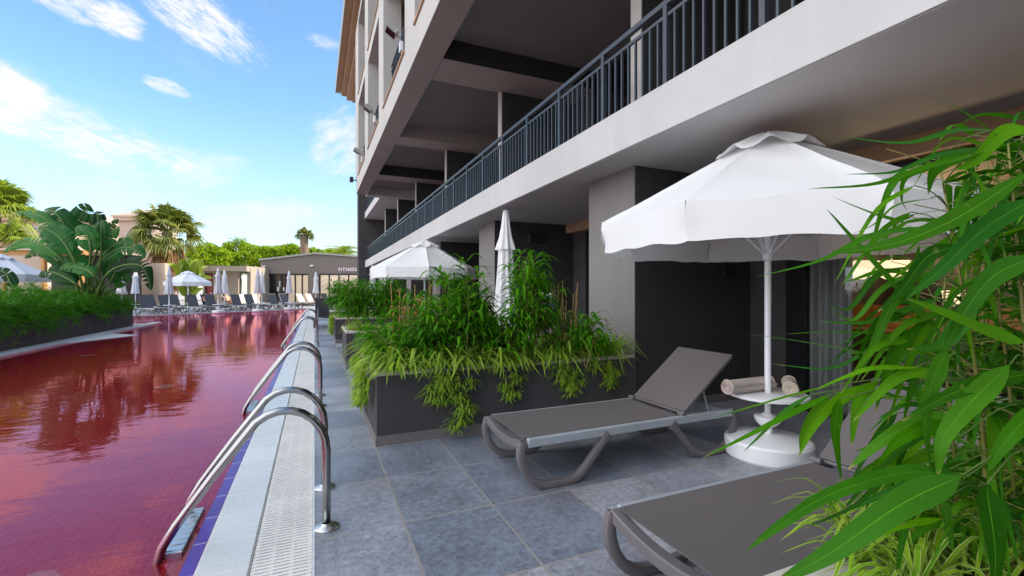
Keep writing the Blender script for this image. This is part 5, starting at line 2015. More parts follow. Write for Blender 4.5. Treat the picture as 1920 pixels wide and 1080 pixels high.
# ================================================================ BANANA-LEAVED PLANTS (giant strelitzia)
def torn_leaf(mb, px_pts, dep, width, rng, tears=5, lean=0.0, mi=0):
    """Large paddle leaf along photographed points, torn into a few flaps along its veins."""
    pts = [W(x, y, dep + o) for (x, y, o) in px_pts]
    n = 18
    c = catmull(pts, n)
    nrm = Vector((rng.uniform(-.25, .25), -1, 0.35 + lean)).normalized()
    shade = rng.random()
    cuts = {(rng.choice((0, 1)), rng.randint(3, n - 3)) for _ in range(tears)}
    wd = lambda t: width * 0.5 * ((min(1.0, t / 0.14) ** 0.55) * (max(0.0, 1 - t ** 2.6)) ** 0.75)
    for sd in (0, 1):
        sg = -1 if sd == 0 else 1
        shift = 0.0
        seg = []
        for i in range(n + 1):
            t = i / n
            tan = (c[min(i + 1, n)] - c[max(i - 1, 0)]).normalized()
            s = tan.cross(nrm).normalized()
            u = s.cross(tan).normalized()
            hw = max(wd(t), 0.004)
            ripple = 0.05 * hw * math.sin(i * 1.3 + sd)
            seg.append((c[i], c[i] + s * (sg * hw * 0.5) + u * (0.10 * hw) + tan * 0.12 * hw,
                        c[i] + s * (sg * hw) - u * (0.12 * hw + ripple) + tan * 0.3 * hw, tan, u, hw))
        for i in range(n):
            a, b = seg[i], seg[i + 1]
            gap = (sd, i) in cuts
            drop = Vector((0, 0, 0))
            e1 = b[2]
            m1 = b[1]
            if gap:
                e1 = a[2].lerp(b[2], 0.25)
                m1 = a[1].lerp(b[1], 0.55)
            for q_ in range(len(mb.v), len(mb.v) + 8):
                mb.at[q_] = (0.0, shade)
            mb.add([a[0], a[1], m1, b[0]], [(0, 1, 2, 3)], mi)
            mb.add([a[1], a[2], e1, m1], [(0, 1, 2, 3)], mi)


rng = random.Random(77)
DB = 14.7
bc = W(165, 545, DB)
r0 = root("banana_plant", (bc.x, bc.y, 0), "tall banana-leaved plant with torn paddle leaves rising from the fern planter", "plant")
LEAVES = [
    # (points px,py,depth offset from the petiole end to the tip), width metres, tears
    ([(136, 452, 0), (118, 418, -.1), (102, 398, -.1), (84, 392, 0)], 0.62, 2),
    ([(134, 442, .3), (146, 418, .2), (158, 396, .2), (168, 384, .2)], 0.6, 4),
    ([(126, 470, -.4), (104, 432, -.3), (74, 404, -.3), (28, 398, -.2)], 0.42, 2),
    ([(134, 478, -.6), (114, 448, -.6), (92, 432, -.6), (72, 427, -.6)], 0.66, 6),
    ([(182, 468, 0), (184, 430, 0), (183, 405, 0), (181, 396, .1)], 0.42, 1),
    ([(190, 474, -.4), (190, 445, -.4), (190, 424, -.4), (192, 412, -.3)], 0.46, 1),
    ([(197, 442, .4), (208, 424, .4), (223, 411, .4)], 0.26, 1),
    ([(203, 458, .2), (213, 440, .2), (223, 425, .2)], 0.28, 0),
    ([(110, 480, -.6), (76, 458, -.6), (40, 456, -.6), (4, 474, -.6)], 0.4, 4),
    ([(170, 474, -.7), (166, 448, -.7), (156, 432, -.7), (141, 426, -.7)], 0.5, 8),
    ([(208, 508, -.5), (240, 496, -.5), (268, 502, -.5), (284, 545, -.5)], 0.5, 8),
    ([(190, 490, -.2), (224, 466, -.2), (252, 467, -.2), (272, 484, -.2)], 0.5, 7),
    ([(196, 480, .3), (214, 462, .3), (236, 452, .3), (250, 452, .3)], 0.36, 2),
    ([(118, 500, .3), (92, 476, .3), (66, 472, .3), (46, 484, .3)], 0.36, 2),
    ([(142, 532, -.6), (110, 514, -.6), (90, 510, -.6), (72, 518, -.6)], 0.42, 3),
    ([(140, 534, -.3), (124, 510, -.3), (110, 488, -.3)], 0.42, 1),
    ([(150, 520, -.2), (140, 490, -.2), (128, 460, -.2)], 0.6, 2),
    ([(205, 530, -.3), (222, 505, -.3), (246, 496, -.3)], 0.4, 4),
    ([(196, 520, .2), (206, 498, .2), (212, 470, .2)], 0.46, 2),
    ([(178, 520, -.6), (160, 505, -.6), (128, 500, -.6), (112, 506, -.6)], 0.36, 2),
    ([(215, 540, 0), (232, 522, 0), (243, 528, 0)], 0.3, 3),
    ([(30, 540, -.8), (10, 512, -.8), (-12, 505, -.8)], 0.3, 1),
]
m_ = MB()
s_ = MB()
for pts, wd, tears in LEAVES:
    torn_leaf(m_, pts, DB, wd * 1.18, rng, tears + 5)
    b = W(pts[0][0], pts[0][1], DB + pts[0][2])
    foot = Vector((bc.x + rng.uniform(-.3, .3), bc.y + rng.uniform(-.3, .3), 0.55))
    mid = foot.lerp(b, 0.5) + Vector((0, 0, 0.25))
    cv = catmull([foot, mid, b] + [W(x, y, DB + o) for x, y, o in pts[1:]], 18)
    s_.tube(cv, 0.03, 6, 0, False, rr=[0.045 - 0.037 * i / 18 for i in range(19)])
m_.build("leaf_blade", M['ban'], r0)
s_.build("stalk", M['stalk'], r0, smooth=True)
rng = random.Random(5)
q = W(352, 548, 31.0)
r0 = root("banana_plant", (q.x, q.y, 0), "small bright banana-leaved plant under the far open parasol", "plant")
m_ = MB()
for k in range(22):
    a = rng.uniform(0, 6.28)
    h = Vector((math.cos(a), math.sin(a), 0))
    z = rng.uniform(1.2, 3.3)
    L = rng.uniform(0.6, 1.3)
    b0 = Vector((q.x, q.y, 0)) + h * 0.15
    p = [b0 + Vector((0, 0, z * 0.6)), b0 + h * L * 0.5 + Vector((0, 0, z)), b0 + h * L + Vector((0, 0, z * rng.uniform(0.75, 1.15)))]
    blade(m_, p, rng.uniform(0.3, 0.5), (rng.uniform(-.4, .4), -1, 0.5), 8, 'paddle', 0.15)
    m_.tube([b0, p[0]], 0.025, 4)
m_.build("foliage", M['palmy'], r0)

# ================================================================ FERN PLANTER ON THE ISLAND
m_ = MB()
P_ = [(-6.12, 7.0), (-6.22, 21.2), (-8.0, 21.2), (-8.0, 7.0)]
m_.prism([(-6.12, 7.0), (-6.22, 21.2), (-6.36, 21.06), (-6.26, 7.0)], 0, 0.6)
m_.prism([(-6.22, 21.2), (-8.0, 21.2), (-8.0, 21.06), (-6.361, 21.061)], 0, 0.6)
m_.prism([(-7.86, 7.0), (-7.861, 21.059), (-8.0, 21.059), (-8.0, 7.0)], 0, 0.6)
rp = root("planter", (-7.0, 14, 0), "long low dark planter holding the fern hedge across the pool", "planter")
m_.build("wall", M['charcoal'], rp)
m_ = MB()
m_.poly([(-6.265, 7, 0.52), (-6.365, 21.05, 0.52), (-7.85, 21.05, 0.52), (-7.85, 7, 0.52)])
m_.build("soil", M['soil'], rp)
rng = random.Random(31)
m_ = MB()
for i in range(1250):
    y = rng.uniform(8.5, 21.1)
    x = -6.3 - rng.random() ** 1.4 * 1.5 - 0.007 * (y - 7)
    hump = 0.5 + 0.28 * noise.noise(Vector((x * 0.8, y * 0.55, 3.0)))
    base = Vector((x, y, 0.5))
    front = max(0.0, 1 - (-6.3 - x) / 0.7)
    az = rng.gauss(0.0, 0.9) if front > 0.2 else rng.uniform(-3.14, 3.14)
    h = Vector((math.cos(az), math.sin(az), 0))
    L = rng.uniform(0.55, 1.25) * (0.7 + hump * 0.75)
    rise = rng.uniform(0.35, 0.8) * L * (1 - 0.35 * front)
    out = L * rng.uniform(0.35, 0.7)
    fall = rng.uniform(0.2, 0.75) * front * L * (1.0 if y < 15 else 0.7)
    cv = catmull([base, base + h * out * 0.45 + Vector((0, 0, rise)), base + h * out + Vector((0, 0, rise * 0.75 - fall))], 8)
    for j in range(2, 9):
        t = (cv[j] - cv[j - 1]).normalized()
        s = t.cross(Vector((rng.uniform(-.6, .6), rng.uniform(-.6, .6), 1))).normalized()
        ln = 0.16 * math.sin(math.pi * (j / 9.5)) + 0.045
        for sg in (-1, 1):
            for kk in (0, 1):
                q0 = cv[j] - t * (0.04 * kk)
                tip = q0 + s * sg * ln + t * ln * 0.9 + Vector((0, 0, rng.uniform(-.03, .03)))
                w_ = t * 0.009
                m_.add([q0 - w_, q0 + w_, tip], [(0, 1, 2)])
    m_.tube(cv, 0.004, 3, 0, False)
o = m_.build("fern_hedge", M['fern'], loc=(-7.0, 14, 0.5))
tag(o, "long feathery green fern hedge spilling over its planter across the pool", "hedge")

# ================================================================ SPIDER PLANTS
def rosette(mb, c, r, n, rng, up=0.5, out=None, wd=0.018, segs=7):
    """A tuft of arching striped straps; `out` pushes it away from a wall."""
    ax = Vector(out).normalized() if out is not None else None
    for i in range(n):
        a = 2 * math.pi * i / n * 2.618 + rng.uniform(-.3, .3)
        h = Vector((math.cos(a), math.sin(a), 0))
        if ax is not None:
            h = (h + ax * 0.55)
            if h.dot(ax) < 0.02:
                h = h - ax * (h.dot(ax) - 0.05)
            h = h.normalized()
        L = r * rng.uniform(0.65, 1.15)
        u = up * rng.uniform(0.5, 1.4)
        p = [c, c + h * L * 0.42 + Vector((0, 0, L * u * 0.75)), c + h * L * 0.9 + Vector((0, 0, L * (u * 0.7 - 0.3 * rng.uniform(0.5, 1.4))))]
        blade(mb, p, wd * rng.uniform(0.75, 1.2), (0, 0, 1) if abs(h.z) < 0.8 else (0, -1, 0), segs, 'strap', 0.3, 0, edge=1)


FR = (0, -1, 0)
LF = (-1, 0, 0)


def spider_bed(x0, x1, y0, y1, z, n, lab, seed, r=0.3, wd=0.019, spill=False):
    rng = random.Random(seed)
    m_ = MB()
    for i in range(n):
        x = x0 + (x1 - x0) * ((i + rng.random()) / n) ** (1.25 if spill else 1.0)
        y = y0 + (y1 - y0) * rng.random()
        edge = spill and rng.random() < 0.22
        if edge:
            y = y0 - 0.03
        rosette(m_, Vector((x, y, z + rng.uniform(-.01, .05))), r * rng.uniform(0.7, 1.25), 22, rng, 0.5 if not edge else 0.3, FR if edge else None, wd=wd)
    o = m_.build("spider_plants", [M['spid'], M['spidw']], loc=((x0 + x1) / 2, (y0 + y1) / 2, z))
    tag(o, lab, "spider plants", kind='stuff')
    return o


spider_bed(0.55, 3.0, 3.95, 4.3, 0.6, 74, "striped spider plants covering the near bamboo planter's front", 1, 0.38, 0.026, True)
spider_bed(0.5, 1.05, 3.97, 5.1, 0.6, 24, "striped spider plants thick on the near bamboo planter's walkway end", 2, 0.38, 0.026)
spider_bed(0.55, 3.0, 8.1, 8.5, 0.57, 26, "spider plants along the second planter", 3, 0.3)
spider_bed(0.5, 2.2, 12.15, 12.9, 0.57, 20, "spider plants on the third planter", 4, 0.3)
spider_bed(1.5, 3.0, 0.1, 0.66, 0.58, 60, "pale striped spider plants filling the corner below the big bamboo", 6, 0.3, 0.016)

spider_bed(1.15, 2.3, 0.55, 0.77, 0.6, 34, "pale striped spider plants along the corner planter's coping", 7, 0.19, 0.014)


def hanging(drops, lab, seed, wall, group="plantlets hanging over the planters"):
    """Trailing plantlets: runners dropping over the coping with small rosettes stacked down them."""
    rng = random.Random(seed)
    p0 = Vector(drops[0][0])
    r0 = root("spider_plant", tuple(p0), lab, "spider plant", group)
    rm = MB()
    lm = MB()
    for top, pts in drops:
        cv = [Vector(top)] + [Vector(p[:3]) for p in pts]
        rm.tube(catmull(cv, 10), 0.003, 4, 0, False)
        for (x, y, z, r) in pts:
            rosette(lm, Vector((x, y, z)), r * 1.1, 13, rng, 0.5, wall, 0.019, 4)
            rosette(lm, Vector((x, y, z)) + Vector(wall) * 0.03, r * 0.85, 8, rng, 1.1, wall, 0.018, 4)
    rm.build("runner", M['culm'], r0)
    lm.build("leaf_tuft", [M['spid'], M['spidw']], r0)
    return r0


def drape(cx, cy, ztop, zbot, wdt, n, rng, wall, r=0.13):
    """Plantlets filling a tapering tongue between ztop and zbot against a wall."""
    out = []
    w_ = Vector(wall)
    al = Vector((abs(w_.y), abs(w_.x), 0))
    for i in range(n):
        t = (i + 0.5) / n
        half = wdt * 0.5 * (1 - 0.65 * t)
        o = al * rng.uniform(-half, half)
        out.append((cx + o.x + w_.x * 0.035, cy + o.y + w_.y * 0.035, ztop + (zbot - ztop) * t + rng.uniform(-.02, .02), r * rng.uniform(0.8, 1.15)))
    return out


FR = (0, -1, 0)
LF = (-1, 0, 0)
rng = random.Random(9)


def wallx(px, py):
    """x on the near planter's front face under photograph column px."""
    u = (px - 960) / F
    return 3.92 / (CF.y + CR.y * u) * (CR.x * u + CF.x)


x1 = wallx(822, 750)
hanging([((x1, 3.9, 0.63), drape(x1 - 0.02, 3.9, 0.56, 0.3, 0.3, 12, rng, FR)),
         ((x1 + 0.16, 3.9, 0.63), drape(x1 + 0.17, 3.9, 0.5, 0.06, 0.3, 16, rng, FR))],
        "longest hanging spider plant, its tip almost touching the deck before the near planter", 11, FR)
x2 = wallx(952, 740)
hanging([((x2, 3.9, 0.63), drape(x2, 3.9, 0.5, 0.26, 0.24, 8, rng, FR, 0.12))],
        "small hanging spider plant at the middle of the near planter's front", 12, FR)
x3 = wallx(1062, 720)
hanging([((x3, 3.9, 0.63), drape(x3, 3.9, 0.5, 0.27, 0.42, 14, rng, FR))],
        "wide hanging spider plant above the middle of the first lounger", 13, FR)
x4 = wallx(1132, 715)
hanging([((x4, 3.9, 0.63), drape(x4, 3.9, 0.54, 0.3, 0.36, 12, rng, FR))],
        "hanging spider plant by the raised back of the first lounger", 14, FR)
hanging([((0.45, 4.3, 0.63), drape(0.46, 4.28, 0.6, 0.26, 0.6, 16, rng, LF)),
         ((0.45, 4.7, 0.63), drape(0.46, 4.75, 0.6, 0.12, 0.7, 20, rng, LF))],
        "bushy spider plant spilling off the near planter's end onto the walkway", 15, LF)
hanging([((0.47, 12.5, 0.63), drape(0.47, 12.5, 0.62, 0.15, 0.9, 20, rng, LF, 0.17))],
        "spider plant spilling off the third planter beside the walkway", 16, LF)

# ================================================================ BAMBOO CLUMPS IN THE PLANTERS
def bamboo(name_loc, culms, lab, seed, leafmat_='bam', leaf_len=(0.14, 0.27), lw=0.03, per=36, dry=None, face=None):
    """Clump: thin canes with side twigs, each twig carrying a few drooping lance leaves."""
    rng = random.Random(seed)
    r0 = root("bamboo_clump", name_loc, lab, "bamboo", "bamboo clumps in the planters")
    cm, lm, dm = MB(), MB(), MB()
    for (x, y, z0, z1, lean) in culms:
        top = Vector((x + lean[0], y + lean[1], z1))
        b = Vector((x, y, z0))
        cv = catmull([b, b.lerp(top, 0.5) + Vector((rng.uniform(-.02, .02), rng.uniform(-.02, .02), 0)), top], 8)
        cm.tube(cv, 0.005, 5, 0, False, rr=[0.0065 - 0.0045 * i / 8 for i in range(9)])
        for k in range(per):
            t = 0.3 + 0.7 * (k + rng.random()) / per
            i = min(7, int(t * 8))
            p = cv[i].lerp(cv[i + 1], t * 8 - i)
            a = rng.uniform(0, 2 * math.pi)
            h = Vector((math.cos(a), math.sin(a), 0))
            tw = rng.uniform(0.02, 0.16) * (1.15 - 0.5 * t)
            q = p + h * tw + Vector((0, 0, tw * rng.uniform(0.2, 0.9)))
            if tw > 0.05:
                cm.tube([p, q], 0.0017, 3, 0, False)
            for m in range(rng.randint(1, 3)):
                a2 = a + rng.gauss(0, 0.7)
                h2 = Vector((math.cos(a2), math.sin(a2), 0))
                L = rng.uniform(*leaf_len)
                u = rng.uniform(-0.2, 0.8)
                pp = [q, q + h2 * L * 0.5 + Vector((0, 0, L * u * 0.5)), q + h2 * L * 0.88 + Vector((0, 0, L * (u * 0.6 - rng.uniform(0.1, 0.55))))]
                blade(lm, pp, lw * rng.uniform(0.75, 1.2), (rng.uniform(-.3, .3), rng.uniform(-.3, .3), 1), 6, 'bamboo', 0.22)
    cm.build("cane", M['culm'], r0, smooth=True)
    lm.build("foliage", M[leafmat_], r0)
    if dry:
        for (x, y, z0, z1, nl) in dry:
            for s in range(1):
                dm.tube([(x, y, z0), (x + rng.uniform(-.05, .05), y, z1)], 0.0045, 5)
            for k in range(nl):
                p = Vector((x, y, rng.uniform(z0 + (z1 - z0) * 0.4, z1)))
                a = rng.uniform(0, 6.28)
                L = rng.uniform(0.12, 0.22)
                h = Vector((math.cos(a), math.sin(a), 0))
                blade(dm, [p, p + h * L * 0.3 + Vector((0, 0, 0.02)), p + h * L * 0.45 + Vector((0, 0, -L * 0.8))], 0.017, (0, -1, .3), 5, 'bamboo', 0.4)
        dm.build("dry_cane", M['dry'], r0)
    return r0


def cl(px, d, topy, n, spread, seed, lean=0.1):
    """n canes round the ground point under column px at depth d, the tallest topping at row topy."""
    rng = random.Random(seed)
    out = []
    for i in range(n):
        c = W(px + rng.uniform(-spread, spread), 545, d + rng.uniform(-.22, .22))
        zt = py2z(topy, d) - rng.random() ** 1.5 * 0.42
        out.append((c.x, c.y, 0.55, max(0.85, zt), (rng.uniform(-lean, lean), rng.uniform(-lean, lean))))
    return out


b1 = W(872, 545, 4.3)
bamboo((b1.x, b1.y, 0.55), cl(858, 4.3, 495, 9, 36, 3, 0.13), "bushy bamboo clump just before the tall closed parasol", 51)
b2 = W(985, 545, 4.45)
bamboo((b2.x, b2.y, 0.55), cl(1000, 4.45, 480, 11, 26, 4, 0.1), "tallest bamboo clump with bare lower canes past the tall closed parasol", 52,
       dry=[(W(1003 + k * 7, 545, 4.4).x, W(1003 + k * 7, 545, 4.4).y, 0.58, 1.0 + 0.08 * k, 2) for k in range(3)])
b3 = W(790, 545, 4.35)
dr = []
rng = random.Random(8)
for k in range(13):
    p = W(742 + k * 6.2, 545, 4.5 + rng.uniform(-.1, .15))
    dr.append((p.x, p.y, 0.58, 1.3 + rng.uniform(-.16, .1), 4))
bamboo((b3.x, b3.y, 0.55), cl(775, 4.3, 560, 8, 50, 5, 0.15), "low bamboo clump with a bunch of dry straw-coloured canes", 53, dry=dr)
b4 = W(1085, 545, 4.5)
dr = []
for px, zt in ((1035, 1.38), (1044, 1.36), (1050, 1.4), (1055, 1.2), (1065, 1.1), (1075, 1.38), (1074, 1.3), (1062, 1.24)):
    p = W(px, 545, 4.55)
    dr.append((p.x, p.y, 0.58, zt, 2))
bamboo((b4.x, b4.y, 0.55), cl(1085, 4.5, 575, 6, 36, 6, 0.13), "sparse bamboo clump with snapped dry canes by the fin wall", 54, per=22, dry=dr)
b5 = W(930, 545, 4.5)
bamboo((b5.x, b5.y, 0.55), cl(925, 4.5, 552, 11, 34, 7, 0.12), "short bamboo filling the gap below the tall closed parasol", 55, per=30)
b6 = W(830, 545, 4.2)
bamboo((b6.x, b6.y, 0.55), cl(725, 4.45, 600, 5, 25, 14, 0.12), "short bamboo at the walkway end of the near planter", 56, per=24)
# the clipped clumps on the planters farther along
c = W(690, 545, 8.4)
bamboo((c.x, c.y, 0.55), cl(690, 8.5, 527, 20, 45, 15, 0.15), "dense clipped bamboo on the second planter beside the walkway", 57, per=44, lw=0.028)
c = W(760, 545, 8.6)
bamboo((c.x, c.y, 0.55), cl(765, 8.7, 540, 12, 40, 16, 0.15), "bamboo on the second planter under the terrace parasol", 58, per=30, lw=0.028)
c = W(648, 545, 12.4)
bamboo((c.x, c.y, 0.55), cl(652, 12.6, 528, 20, 30, 17, 0.2), "dense bamboo on the third planter seen past the second one", 59, per=40, lw=0.034, leaf_len=(0.16, 0.3))

# ================================================================ THE BIG BAMBOO BESIDE THE CAMERA
rng = random.Random(101)
BR = root("bamboo_clump", (1.6, 0.45, 0.55), "big leafy bamboo whose long blades reach across the white parasol and the lounger", "bamboo")
# canes
cane_px = [((1850, 1120, 1.12), (1842, 800, 1.08), (1800, 520, 1.05), (1760, 300, 1.1)),
           ((1900, 1120, 1.25), (1895, 760, 1.2), (1860, 480, 1.15), (1850, 285, 1.15)),
           ((1800, 1110, 1.3), (1790, 860, 1.25), (1770, 640, 1.2), (1775, 470, 1.2)),
           ((1940, 1110, 1.05), (1925, 700, 1.0), (1905, 430, 1.0), (1890, 270, 1.05)),
           ((1960, 1100, 1.4), (1950, 700, 1.35), (1930, 420, 1.3), (1915, 240, 1.3)),
           ((1870, 1110, 1.45), (1860, 900, 1.4), (1820, 700, 1.35), (1750, 560, 1.3)),
           ((1830, 1100, 1.6), (1840, 700, 1.55), (1850, 500, 1.5), (1880, 330, 1.5))]
canes = []
cm = MB()
for cp in cane_px:
    cv = catmull([W(*p) for p in cp], 14)
    canes.append(cv)
    cm.tube(cv, 0.006, 7, 0, False, rr=[0.005 - 0.003 * i / 14 for i in range(15)])
    for i in range(2, 14, 2):
        t = (cv[i + 1] - cv[i - 1]).normalized()
        cm.tube([cv[i] - t * 0.004, cv[i] + t * 0.004], 0.0055 - 0.0025 * i / 14, 7)
lm = MB()
NEAR = [
    # points from leaf base to tip (px, py, depth), width px at the base depth, facing
    ([(1768, 630, 1.0), (1690, 548, .95), (1605, 455, .9), (1550, 392, .88)], 46, (0.5, -1, .5)),
    ([(1935, 318, .72), (1800, 405, .7), (1690, 452, .7), (1600, 470, .72), (1560, 470, .74)], 46, (0, -.7, 1)),
    ([(1760, 425, .9), (1640, 440, .85), (1540, 488, .82), (1420, 519, .8)], 22, (0, -.8, 1)),
    ([(1715, 682, 1.0), (1620, 662, .95), (1500, 640, .92), (1389, 625, .9)], 16, (0, -.5, 1)),
    ([(1785, 652, 1.0), (1660, 628, .98), (1560, 622, .95), (1476, 626, .95)], 5, (0, 1, .2)),
    ([(1560, 738, .95), (1470, 782, .9), (1400, 818, .88), (1318, 858, .86)], 16, (0, -.7, 1)),
    ([(1560, 722, 1.1), (1480, 742, 1.1), (1400, 765, 1.1), (1337, 783, 1.1)], 6, (0, -.7, 1)),
    ([(1520, 740, 1.0), (1470, 772, 1.0), (1430, 812, 1.0), (1393, 848, 1.0)], 10, (0, -.7, 1)),
    ([(1615, 722, .95), (1560, 760, .92), (1522, 806, .9), (1497, 856, .88)], 24, (-.3, -1, .7)),
    ([(1555, 745, 1.1), (1526, 775, 1.1), (1505, 815, 1.1), (1501, 852, 1.1)], 22, (0, -1, .3)),
    ([(1574, 748, .9), (1566, 800, .88), (1570, 850, .88), (1578, 905, .88)], 36, (.2, -1, .2)),
    ([(1645, 716, .95), (1612, 745, .93), (1602, 790, .92), (1597, 836, .92)], 27, (0, -1, .3)),
    ([(1812, 894, .78), (1700, 885, .74), (1560, 925, .7), (1462, 985, .68), (1400, 1032, .68)], 36, (0, -.8, 1)),
    ([(1802, 892, .66), (1690, 945, .62), (1560, 1035, .6), (1450, 1095, .6)], 66, (-.2, -.8, 1)),
    ([(1776, 654, .8), (1748, 720, .78), (1736, 790, .78), (1744, 878, .78)], 50, (0, -1, .1)),
    ([(1893, 684, .78), (1820, 755, .76), (1770, 820, .75), (1758, 895, .75)], 50, (-.3, -1, .5)),
    ([(1850, 908, .68), (1862, 980, .66), (1868, 1050, .66), (1862, 1120, .66)], 72, (0, -1, .1)),
    ([(1960, 752, .8), (1900, 810, .78), (1870, 850, .78), (1853, 884, .78)], 40, (-.3, -1, .5)),
    ([(1856, 768, 1.0), (1862, 830, .98), (1858, 880, .98), (1850, 930, .98)], 36, (0, -1, 0)),
    ([(1772, 938, 1.0), (1776, 970, 1.0), (1782, 1000, 1.0), (1787, 1038, 1.0)], 24, (0, -1, 0)),
    ([(1868, 252, .9), (1800, 205, .88), (1740, 180, .88), (1674, 162, .88)], 8, (0, -.4, 1)),
    ([(1862, 243, .95), (1790, 245, .92), (1700, 268, .9), (1589, 258, .88)], 22, (0, -.7, 1)),
    ([(1850, 275, .95), (1760, 290, .92), (1680, 322, .9), (1585, 327, .9)], 20, (0, -.7, 1)),
    ([(1842, 286, .9), (1740, 312, .88), (1640, 345, .86), (1515, 354, .86)], 21, (0, -.7, 1)),
    ([(1850, 292, 1.0), (1800, 292, .98), (1752, 320, .97), (1740, 365, .97)], 40, (-.2, -1, .5)),
    ([(1700, 418, 1.0), (1650, 405, .98), (1605, 388, .97), (1560, 368, .97)], 26, (0, -.8, .8)),
    ([(1745, 372, 1.0), (1680, 385, .98), (1640, 420, .98), (1595, 440, .98)], 7, (0, -.6, 1)),
    ([(1718, 690, .9), (1640, 690, .9), (1590, 705, .9), (1530, 730, .9)], 16, (0, -.7, 1)),
    ([(1730, 535, .95), (1680, 560, .95), (1640, 640, .95), (1612, 700, .95)], 26, (-.3, -1, .4)),
    ([(1700, 500, 1.0), (1640, 520, 1.0), (1590, 580, 1.0), (1535, 558, 1.0)], 15, (0, -.7, 1)),
    ([(1710, 510, .95), (1650, 545, .95), (1600, 600, .95), (1548, 573, .95)], 14, (0, -.7, 1)),
    ([(1760, 560, 1.0), (1690, 585, 1.0), (1620, 605, 1.0), (1536, 603, 1.0)], 22, (0, -.7, 1)),
    ([(1720, 620, 1.1), (1640, 650, 1.1), (1560, 690, 1.1), (1450, 683, 1.1)], 12, (0, -.7, 1)),
    ([(1740, 600, 1.0), (1700, 640, 1.0), (1670, 690, 1.0), (1650, 740, 1.0)], 26, (-.2, -1, .2)),
    ([(1700, 590, 1.0), (1650, 600, .98), (1618, 650, .98), (1610, 690, .98)], 22, (0, -1, .2)),
    ([(1800, 460, .9), (1740, 480, .9), (1690, 545, .9), (1645, 585, .9)], 34, (0, -.9, .6)),
    ([(1830, 560, .9), (1790, 620, .9), (1760, 650, .9), (1700, 655, .9)], 40, (-.2, -.9, .6)),
    ([(1920, 640, .8), (1850, 620, .78), (1780, 590, .76), (1700, 560, .76)], 46, (.1, -.9, .7)),
    ([(1930, 700, .8), (1850, 715, .78), (1780, 740, .77), (1690, 790, .77)], 44, (0, -.8, .9)),
    ([(1790, 780, .85), (1720, 790, .84), (1650, 830, .83), (1590, 880, .83)], 40, (0, -.8, .9)),
    ([(1800, 820, .8), (1740, 800, .8), (1680, 830, .8), (1640, 880, .8)], 40, (0, -1, .5)),
    ([(1780, 880, .9), (1720, 900, .9), (1650, 930, .9), (1560, 968, .9)], 24, (0, -.8, .9)),
    ([(1700, 880, .85), (1650, 905, .85), (1600, 950, .85), (1504, 992, .85)], 14, (0, -.8, .9)),
    ([(1760, 310, 1.1), (1700, 330, 1.1), (1690, 370, 1.1), (1700, 395, 1.1)], 16, (0, -1, .3)),
    ([(1930, 240, .9), (1880, 250, .9), (1830, 300, .9), (1790, 320, .9)], 40, (0, -.9, .6)),
    ([(1940, 370, .75), (1850, 425, .73), (1770, 500, .72), (1700, 560, .72)], 48, (0, -.8, .9)),
    ([(1940, 480, .8), (1860, 520, .8), (1800, 600, .8), (1760, 680, .8)], 50, (-.2, -.9, .5)),
    ([(1760, 700, .9), (1700, 700, .9), (1650, 735, .9), (1600, 790, .9)], 30, (0, -.9, .6)),
]
for pts, wpx, nrm in NEAR:
    P3 = [W(*p) for p in pts]
    wd = wpx / F * pts[min(1, len(pts) - 1)][2] * 0.84
    nw = CR * nrm[0] + CF * nrm[1] + Vector((0, 0, nrm[2]))
    blade(lm, P3, wd, nw, 14, 'bamboo', 0.16 if wpx > 12 else 0.1, 0, ribmi=1, twist=rng.uniform(-.5, .5))
    # twig joining the blade to the nearest cane
    b = P3[0]
    best = min((q for cv in canes for q in cv), key=lambda q: (q - b).length + max(0, q.z - b.z) * 1.5)
    cm.tube(catmull([best, best.lerp(b, 0.5) + Vector((0, 0, 0.015)), b], 6), 0.0014, 5, 1, False)
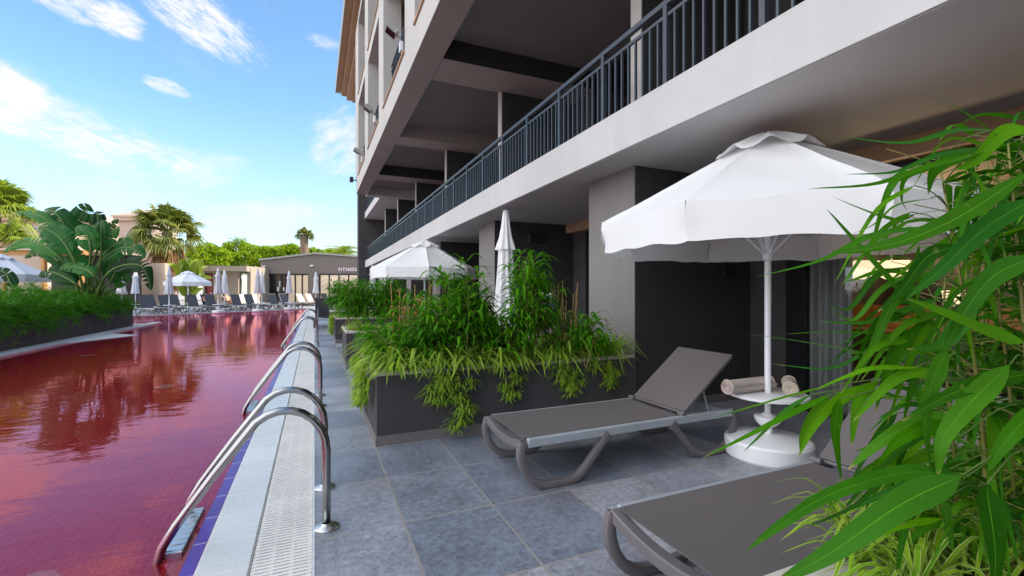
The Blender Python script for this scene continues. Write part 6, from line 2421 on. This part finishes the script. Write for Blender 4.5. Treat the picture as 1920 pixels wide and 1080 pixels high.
for k in range(115):
    bx, by = rng.uniform(1690, 1915), rng.uniform(290, 990)
    if k < 70:
        bx = rng.uniform(1680, 1780)
    dd = rng.uniform(0.95, 1.45)
    ln = rng.uniform(120, 260) / dd
    dr = rng.gauss(-0.62, 0.3) if k % 3 else rng.uniform(-1.5, 0.1)
    ex, ey = bx - ln * math.cos(dr), by - ln * math.sin(dr)
    if ex < 1745 and 320 < ey < 475 and rng.random() < 0.75:
        continue
    if ex < 1540 or (ex < 1700 and 545 < ey < 640):
        continue
    mxp, myp = (bx + ex) / 2, (by + ey) / 2 - ln * rng.uniform(0.05, 0.22)
    P3 = [W(bx, by, dd), W(mxp, myp, dd - 0.02), W(ex, ey, dd - 0.03)]
    nw = CR * rng.uniform(-.4, .4) - CF * rng.uniform(0.2, 1.0) + Vector((0, 0, rng.uniform(0.1, 1.0)))
    blade(lm, P3, rng.uniform(0.009, 0.023), nw, 11, 'bamboo', 0.16, 0, ribmi=1, twist=rng.uniform(-.8, .8))
    b = P3[0]
    best = min((q for cv in canes for q in cv), key=lambda q: (q - b).length + max(0, q.z - b.z) * 1.5)
    cm.tube(catmull([best, best.lerp(b, 0.5) + Vector((0, 0, 0.012)), b], 5), 0.0012, 4, 1, False)
# leaves borne along the canes, filling the depth of the clump
for cv in canes:
    for k in range(52):
        t = 0.12 + 0.88 * rng.random()
        i = min(13, int(t * 14))
        p = cv[i].lerp(cv[i + 1], t * 14 - i)
        a = rng.uniform(0, 2 * math.pi)
        h = Vector((math.cos(a), math.sin(a), 0))
        back = h.dot(CF)
        if h.dot(-CR) > 0.7 and rng.random() < 0.6:
            continue
        tw = rng.uniform(0.02, 0.14)
        q = p + h * tw + Vector((0, 0, tw * rng.uniform(0, 0.7)))
        if (q - Vector((0, 0, H))).dot(CF) < 0.72:
            continue
        cm.tube([p, q], 0.0013, 4, 0, False)
        for m in range(rng.randint(2, 4)):
            a2 = a + rng.gauss(0, 0.6)
            h2 = Vector((math.cos(a2), math.sin(a2), 0))
            L = rng.uniform(0.16, 0.32)
            u = rng.uniform(-0.2, 0.5)
            tip = q + h2 * L * 0.85 + Vector((0, 0, L * (u * 0.4 - rng.uniform(0.25, 0.6))))
            tv = tip - Vector((0, 0, H))
            if tv.dot(CF) < 0.7 or 960 + F * tv.dot(CR) / tv.dot(CF) < (1770 if -0.1 < tv.z < 0.3 else 1700):
                continue
            blade(lm, [q, q + h2 * L * 0.5 + Vector((0, 0, L * u * 0.45)), tip], rng.uniform(0.012, 0.025), (rng.uniform(-.4, .4), rng.uniform(-.4, .4), 1), 9, 'bamboo', 0.18, 0, ribmi=1,
                  twist=rng.uniform(-.6, .6))
cm.build("cane", [M['culm'], M['stalk']], BR, smooth=True)
lm.build("foliage", [M['bamnear'], M['rib']], BR, smooth=True)
